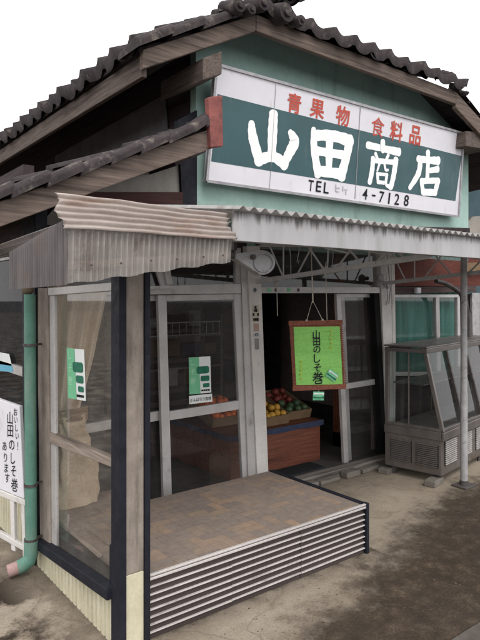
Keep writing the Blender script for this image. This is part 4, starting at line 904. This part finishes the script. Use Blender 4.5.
def fruits(T_, w_, d_, r, nx_, ny_, mat, name, label, group, sq=(1, 1, .92)):
    base = MB().ball((0, 0, 0), r, sq, 8).build(name, mat); first = True
    for j in range(ny_):
        for i in range(nx_):
            o = base if first else base.copy()
            if not first: COL.objects.link(o)
            first = False
            o.location = T_(.015+r+(w_-2*r-.03)*i/max(1, nx_-1)+random.uniform(-.014, .014), .015+r+(d_-2*r-.03)*j/max(1, ny_-1)+random.uniform(-.012, .012), .015+r+random.uniform(0, .05))
            z_ = random.uniform(.84, 1.1); o.scale = (z_, z_*random.uniform(.92, 1.05), z_)
            o.rotation_euler = (random.random()*3, random.random()*3, random.random()*3); tag(o, label, 'fruit', group)
Tc = crate(3.09, 4.40, .40, .44, R(17), 'cardboard fruit box full of oranges at the left of the stand')
fruits(Tc, .40, .44, .040, 5, 5, m_orange, 'orange', 'bright orange citrus fruit in the left cardboard box on the stand', 'oranges in the left box')
Tc = crate(3.50, 4.14, .30, .40, R(15), 'cardboard fruit box of yellow fruit in the middle of the stand')
fruits(Tc, .30, .40, .036, 4, 4, m_lemon, 'yellow_fruit', 'yellow fruit in the middle cardboard box on the stand', 'yellow fruit in the middle box')
Tc = crate(3.84, 4.22, .32, .46, R(19), 'cardboard fruit box of red and dark green produce at the right of the stand')
T2 = lambda a, b, c: Tc(a, b+.20, c)
fruits(T2, .30, .24, .04, 3, 3, m_redfruit, 'red_fruit', 'red fruit at the back of the right cardboard box', 'red fruit in the right box')
fruits(Tc, .32, .22, .04, 3, 2, m_veg, 'green_vegetable', 'dark green vegetable at the front of the right cardboard box', 'green vegetables in the right box', (1, 1, .85))
# wire rack and shelves deeper in
rk = thing('wire_rack', 'dark wire rack standing in the shop behind the sliding door', 'rack', (3.4, 5.6, .05))
mb = MB()
for x in (2.75, 4.0):
    for y in (5.5, 5.9): mb = MB(); mb.bar((x, y, .05), (x, y, 1.45), .025, .025, (1, 0, 0)); mb.build('upright', m_iron, rk)
mb = MB()
for z in (1.22, 1.36):
    mb.tube([(2.75, 5.5, z), (4.0, 5.5, z)], .008, 6)
    mb.tube([(2.75, 5.5, z), (2.75, 5.9, z)], .008, 6)
for i in range(14): x = 2.8+i*.09; mb.tube([(x, 5.5, 1.22), (x, 5.5, 1.36)], .004, 5)
mb.build('guard_rail', m_galv, rk)
for z in (.5, .85, 1.2):
    mb = MB(); mb.box((2.72, 5.48, z), (4.03, 5.92, z+.02)); mb.build('shelf', m_iron, rk)
sh = thing('shop_shelf', 'tall dark wooden shelf against the back wall of the shop', 'shelf', (4.8, 7.0, .05))
for z in (.4, .8, 1.2, 1.6): mb = MB(); mb.box((3.7, 6.85, z), (6.1, 7.3, z+.03)); mb.build('board', m_darkwood, sh)
for x in (3.668, 5.0, 6.1): mb = MB(); mb.box((x, 6.85, .05), (x+.03, 7.3, 2.0)); mb.build('side_board', m_darkwood, sh)
rr = random.Random(5); m_pk = [m_carton, m_card, M('package_red', (.20, .06, .05), None, 9, .6), M('package_blue', (.07, .08, .12), None, 9, .6), M('package_brown', (.14, .10, .07), None, 9, .6)]
x = 3.75
for z in (.43, .83, 1.23):
    x = 3.78
    while x < 5.75:
        w_ = rr.uniform(.14, .32); h_ = rr.uniform(.12, .3)
        if x < 4.99 < x+w_: x = 5.06
        mb = MB(); mb.box((x, 6.9, z), (x+w_, 7.15, z+h_)); mb.box((x+.01, 6.897, z+h_*.35), (x+w_-.01, 6.9, z+h_*.7)); tag(rebase(mb.build('goods_carton', m_pk[rr.randrange(5)], bevel=.004)), 'dim carton of goods on the dark shelf at the back of the shop', 'carton', 'cartons on the back shelf'); x += w_+rr.uniform(.02, .12)
ct = oy(362, 431, 4.6); mb = MB(); mb.box((ct.x-.13, 4.6, ct.z-.08), (ct.x+.17, 4.85, ct.z+.06)); mb.box((ct.x-.13, 4.598, ct.z-.01), (ct.x+.17, 4.6, ct.z+.0)); cb = rebase(mb.build('white_carton', m_carton, bevel=.004)); tag(cb, 'white carton on a dark low table behind the closed right sliding door', 'carton')
lt = thing('low_table', 'dark low wooden table behind the closed right sliding door', 'table', (ct.x, 4.75, .05))
mb = MB(); mb.box((ct.x-.35, 4.5, ct.z-.105), (ct.x+.45, 5.0, ct.z-.081)); mb.build('table_top', m_darkwood, lt)
for sx in (-.32, .39):
    for yy in (4.53, 4.93): mb = MB(); mb.box((ct.x+sx, yy, .05), (ct.x+sx+.04, yy+.04, ct.z-.106)); mb.build('leg', m_darkwood, lt)
mb = MB(); mb.box((4.66, 4.3, .05), (4.74, 4.38, 2.29)); mb.box((4.66, 4.3, .0501), (4.74, 4.38, .2)); tag(rebase(mb.build('wooden_post', m_cabinet)), 'reddish wooden post inside behind the right sliding door', 'post')
# doormat
mb = MB(); mb.box((3.25, 3.86, .05), (4.0, 4.06, .062)); tag(rebase(mb.build('door_mat', M('dark_mat', (.03, .032, .036), (.018, .02, .022), 60, .95, bmp=.5), bevel=.004)), 'dark mat on the floor just inside the open doorway', 'mat')
# beige curtain seen through the side screen
cu = thing('beige_curtain', 'beige gathered curtain hanging behind the side screen left of the corner post', 'curtain', (1.5, 3.98, .1))
mb = MB()
def cur(a, b):
    xr = [(0, .45), (.35, .33), (.55, .24), (.62, .22), (.8, .27), (1, .31)]
    for (p0_, w0), (p1_, w1) in zip(xr, xr[1:]):
        if b <= p1_: wd = w0+(w1-w0)*(b-p0_)/(p1_-p0_); break
    return Vector((1.33+wd*a, 3.75+.022*math.sin(a*26+math.sin(b*3)), 1.72-1.5*b))
mb.grid(cur, 70, 24); mb.build('cloth', m_curtain, cu)
mb = MB(); mb.tube([(1.33, 3.72, .80), (1.45, 3.71, .79), (1.57, 3.73, .80)], .014, 8); mb.build('tie_band', m_card, cu)
mb = MB(); mb.tube([(1.30, 3.75, 1.73), (2.0, 3.75, 1.73)], .01, 8); mb.build('rail', m_galv, cu)
m_sack = M('paper_sack', (.50, .40, .29), (.38, .29, .20), 5, .9, bmp=.3)
bx = thing('paper_sack', 'tall crumpled beige paper sack standing on the platform behind the side screen', 'sack', (1.47, 3.65, ZP))
mb = MB()
def sack(a, b):
    t = 2*math.pi*a; c_, s_ = math.cos(t), math.sin(t); e_ = .55
    cr = .010*math.sin(7*t+9*b)+.008*math.sin(23*b+2*math.sin(3*t)); wx = (.155-.055*b+.02*math.sin(5*b+1))+cr; wy = .07-.025*b+cr*.6
    return Vector((1.46+.02*math.sin(4*b)+wx*math.copysign(abs(c_)**e_, c_), 3.64+wy*math.copysign(abs(s_)**e_, s_), ZP+.60*b))
mb.grid(sack, 72, 40); mb.build('body', m_sack, bx)
mb = MB(); mb.grid(lambda a, b: Vector((1.365+.19*a, 3.60-.012*math.sin(3*a)-.006*math.sin(14*b), ZP+.53+.085*b+.01*a)), 12, 6); mb.build('flap', m_card, bx)
# flattened cardboard frame on platform behind the screen
mb = MB(); P = lambda u, v: oz(u, v, ZP+.004)
for a_, b_ in (((72, 531), (86, 526)), ((86, 526), (108, 543)), ((72, 531), (100, 556))): mb.bar(P(*a_), P(*b_), .018, .012)
tag(rebase(mb.build('wooden_tray_edge', m_oldwood)), 'thin wooden edging strips lying on the platform behind the side screen', 'wood strips')

# ================================================================== LIGHT
wd = bpy.data.worlds.new('World'); scn.world = wd; wd.use_nodes = True; nt = wd.node_tree
bg = nt.nodes['Background']; sky = nt.nodes.new('ShaderNodeTexSky'); sky.sky_type = 'NISHITA'; sky.sun_disc = False
EL, AZM = R(52), R(200)
sky.sun_elevation = EL; sky.sun_rotation = AZM; sky.air_density = 1; sky.dust_density = 6; sky.ozone_density = 1
hs = nt.nodes.new('ShaderNodeHueSaturation'); hs.inputs['Saturation'].default_value = .12; nt.links.new(sky.outputs[0], hs.inputs['Color'])
mxw = nt.nodes.new('ShaderNodeMix'); mxw.data_type = 'RGBA'; mxw.inputs[0].default_value = .72; nt.links.new(hs.outputs[0], mxw.inputs[6]); mxw.inputs[7].default_value = (12.0, 12.0, 12.2, 1)
nt.links.new(mxw.outputs[2], bg.inputs[0]); bg.inputs[1].default_value = .185
su = bpy.data.lights.new('sun', 'SUN'); su.energy = .8; su.angle = R(20); su.color = (1, .96, .9); so = bpy.data.objects.new('sun', su); COL.objects.link(so)
d = Vector((math.sin(AZM)*math.cos(EL), math.cos(AZM)*math.cos(EL), math.sin(EL)))
so.rotation_euler = d.to_track_quat('Z', 'Y').to_euler(); so.location = (0, -5, 10)
scn.view_settings.view_transform = 'Standard'; scn.view_settings.look = 'None'; scn.view_settings.exposure = 0; scn.view_settings.gamma = 1
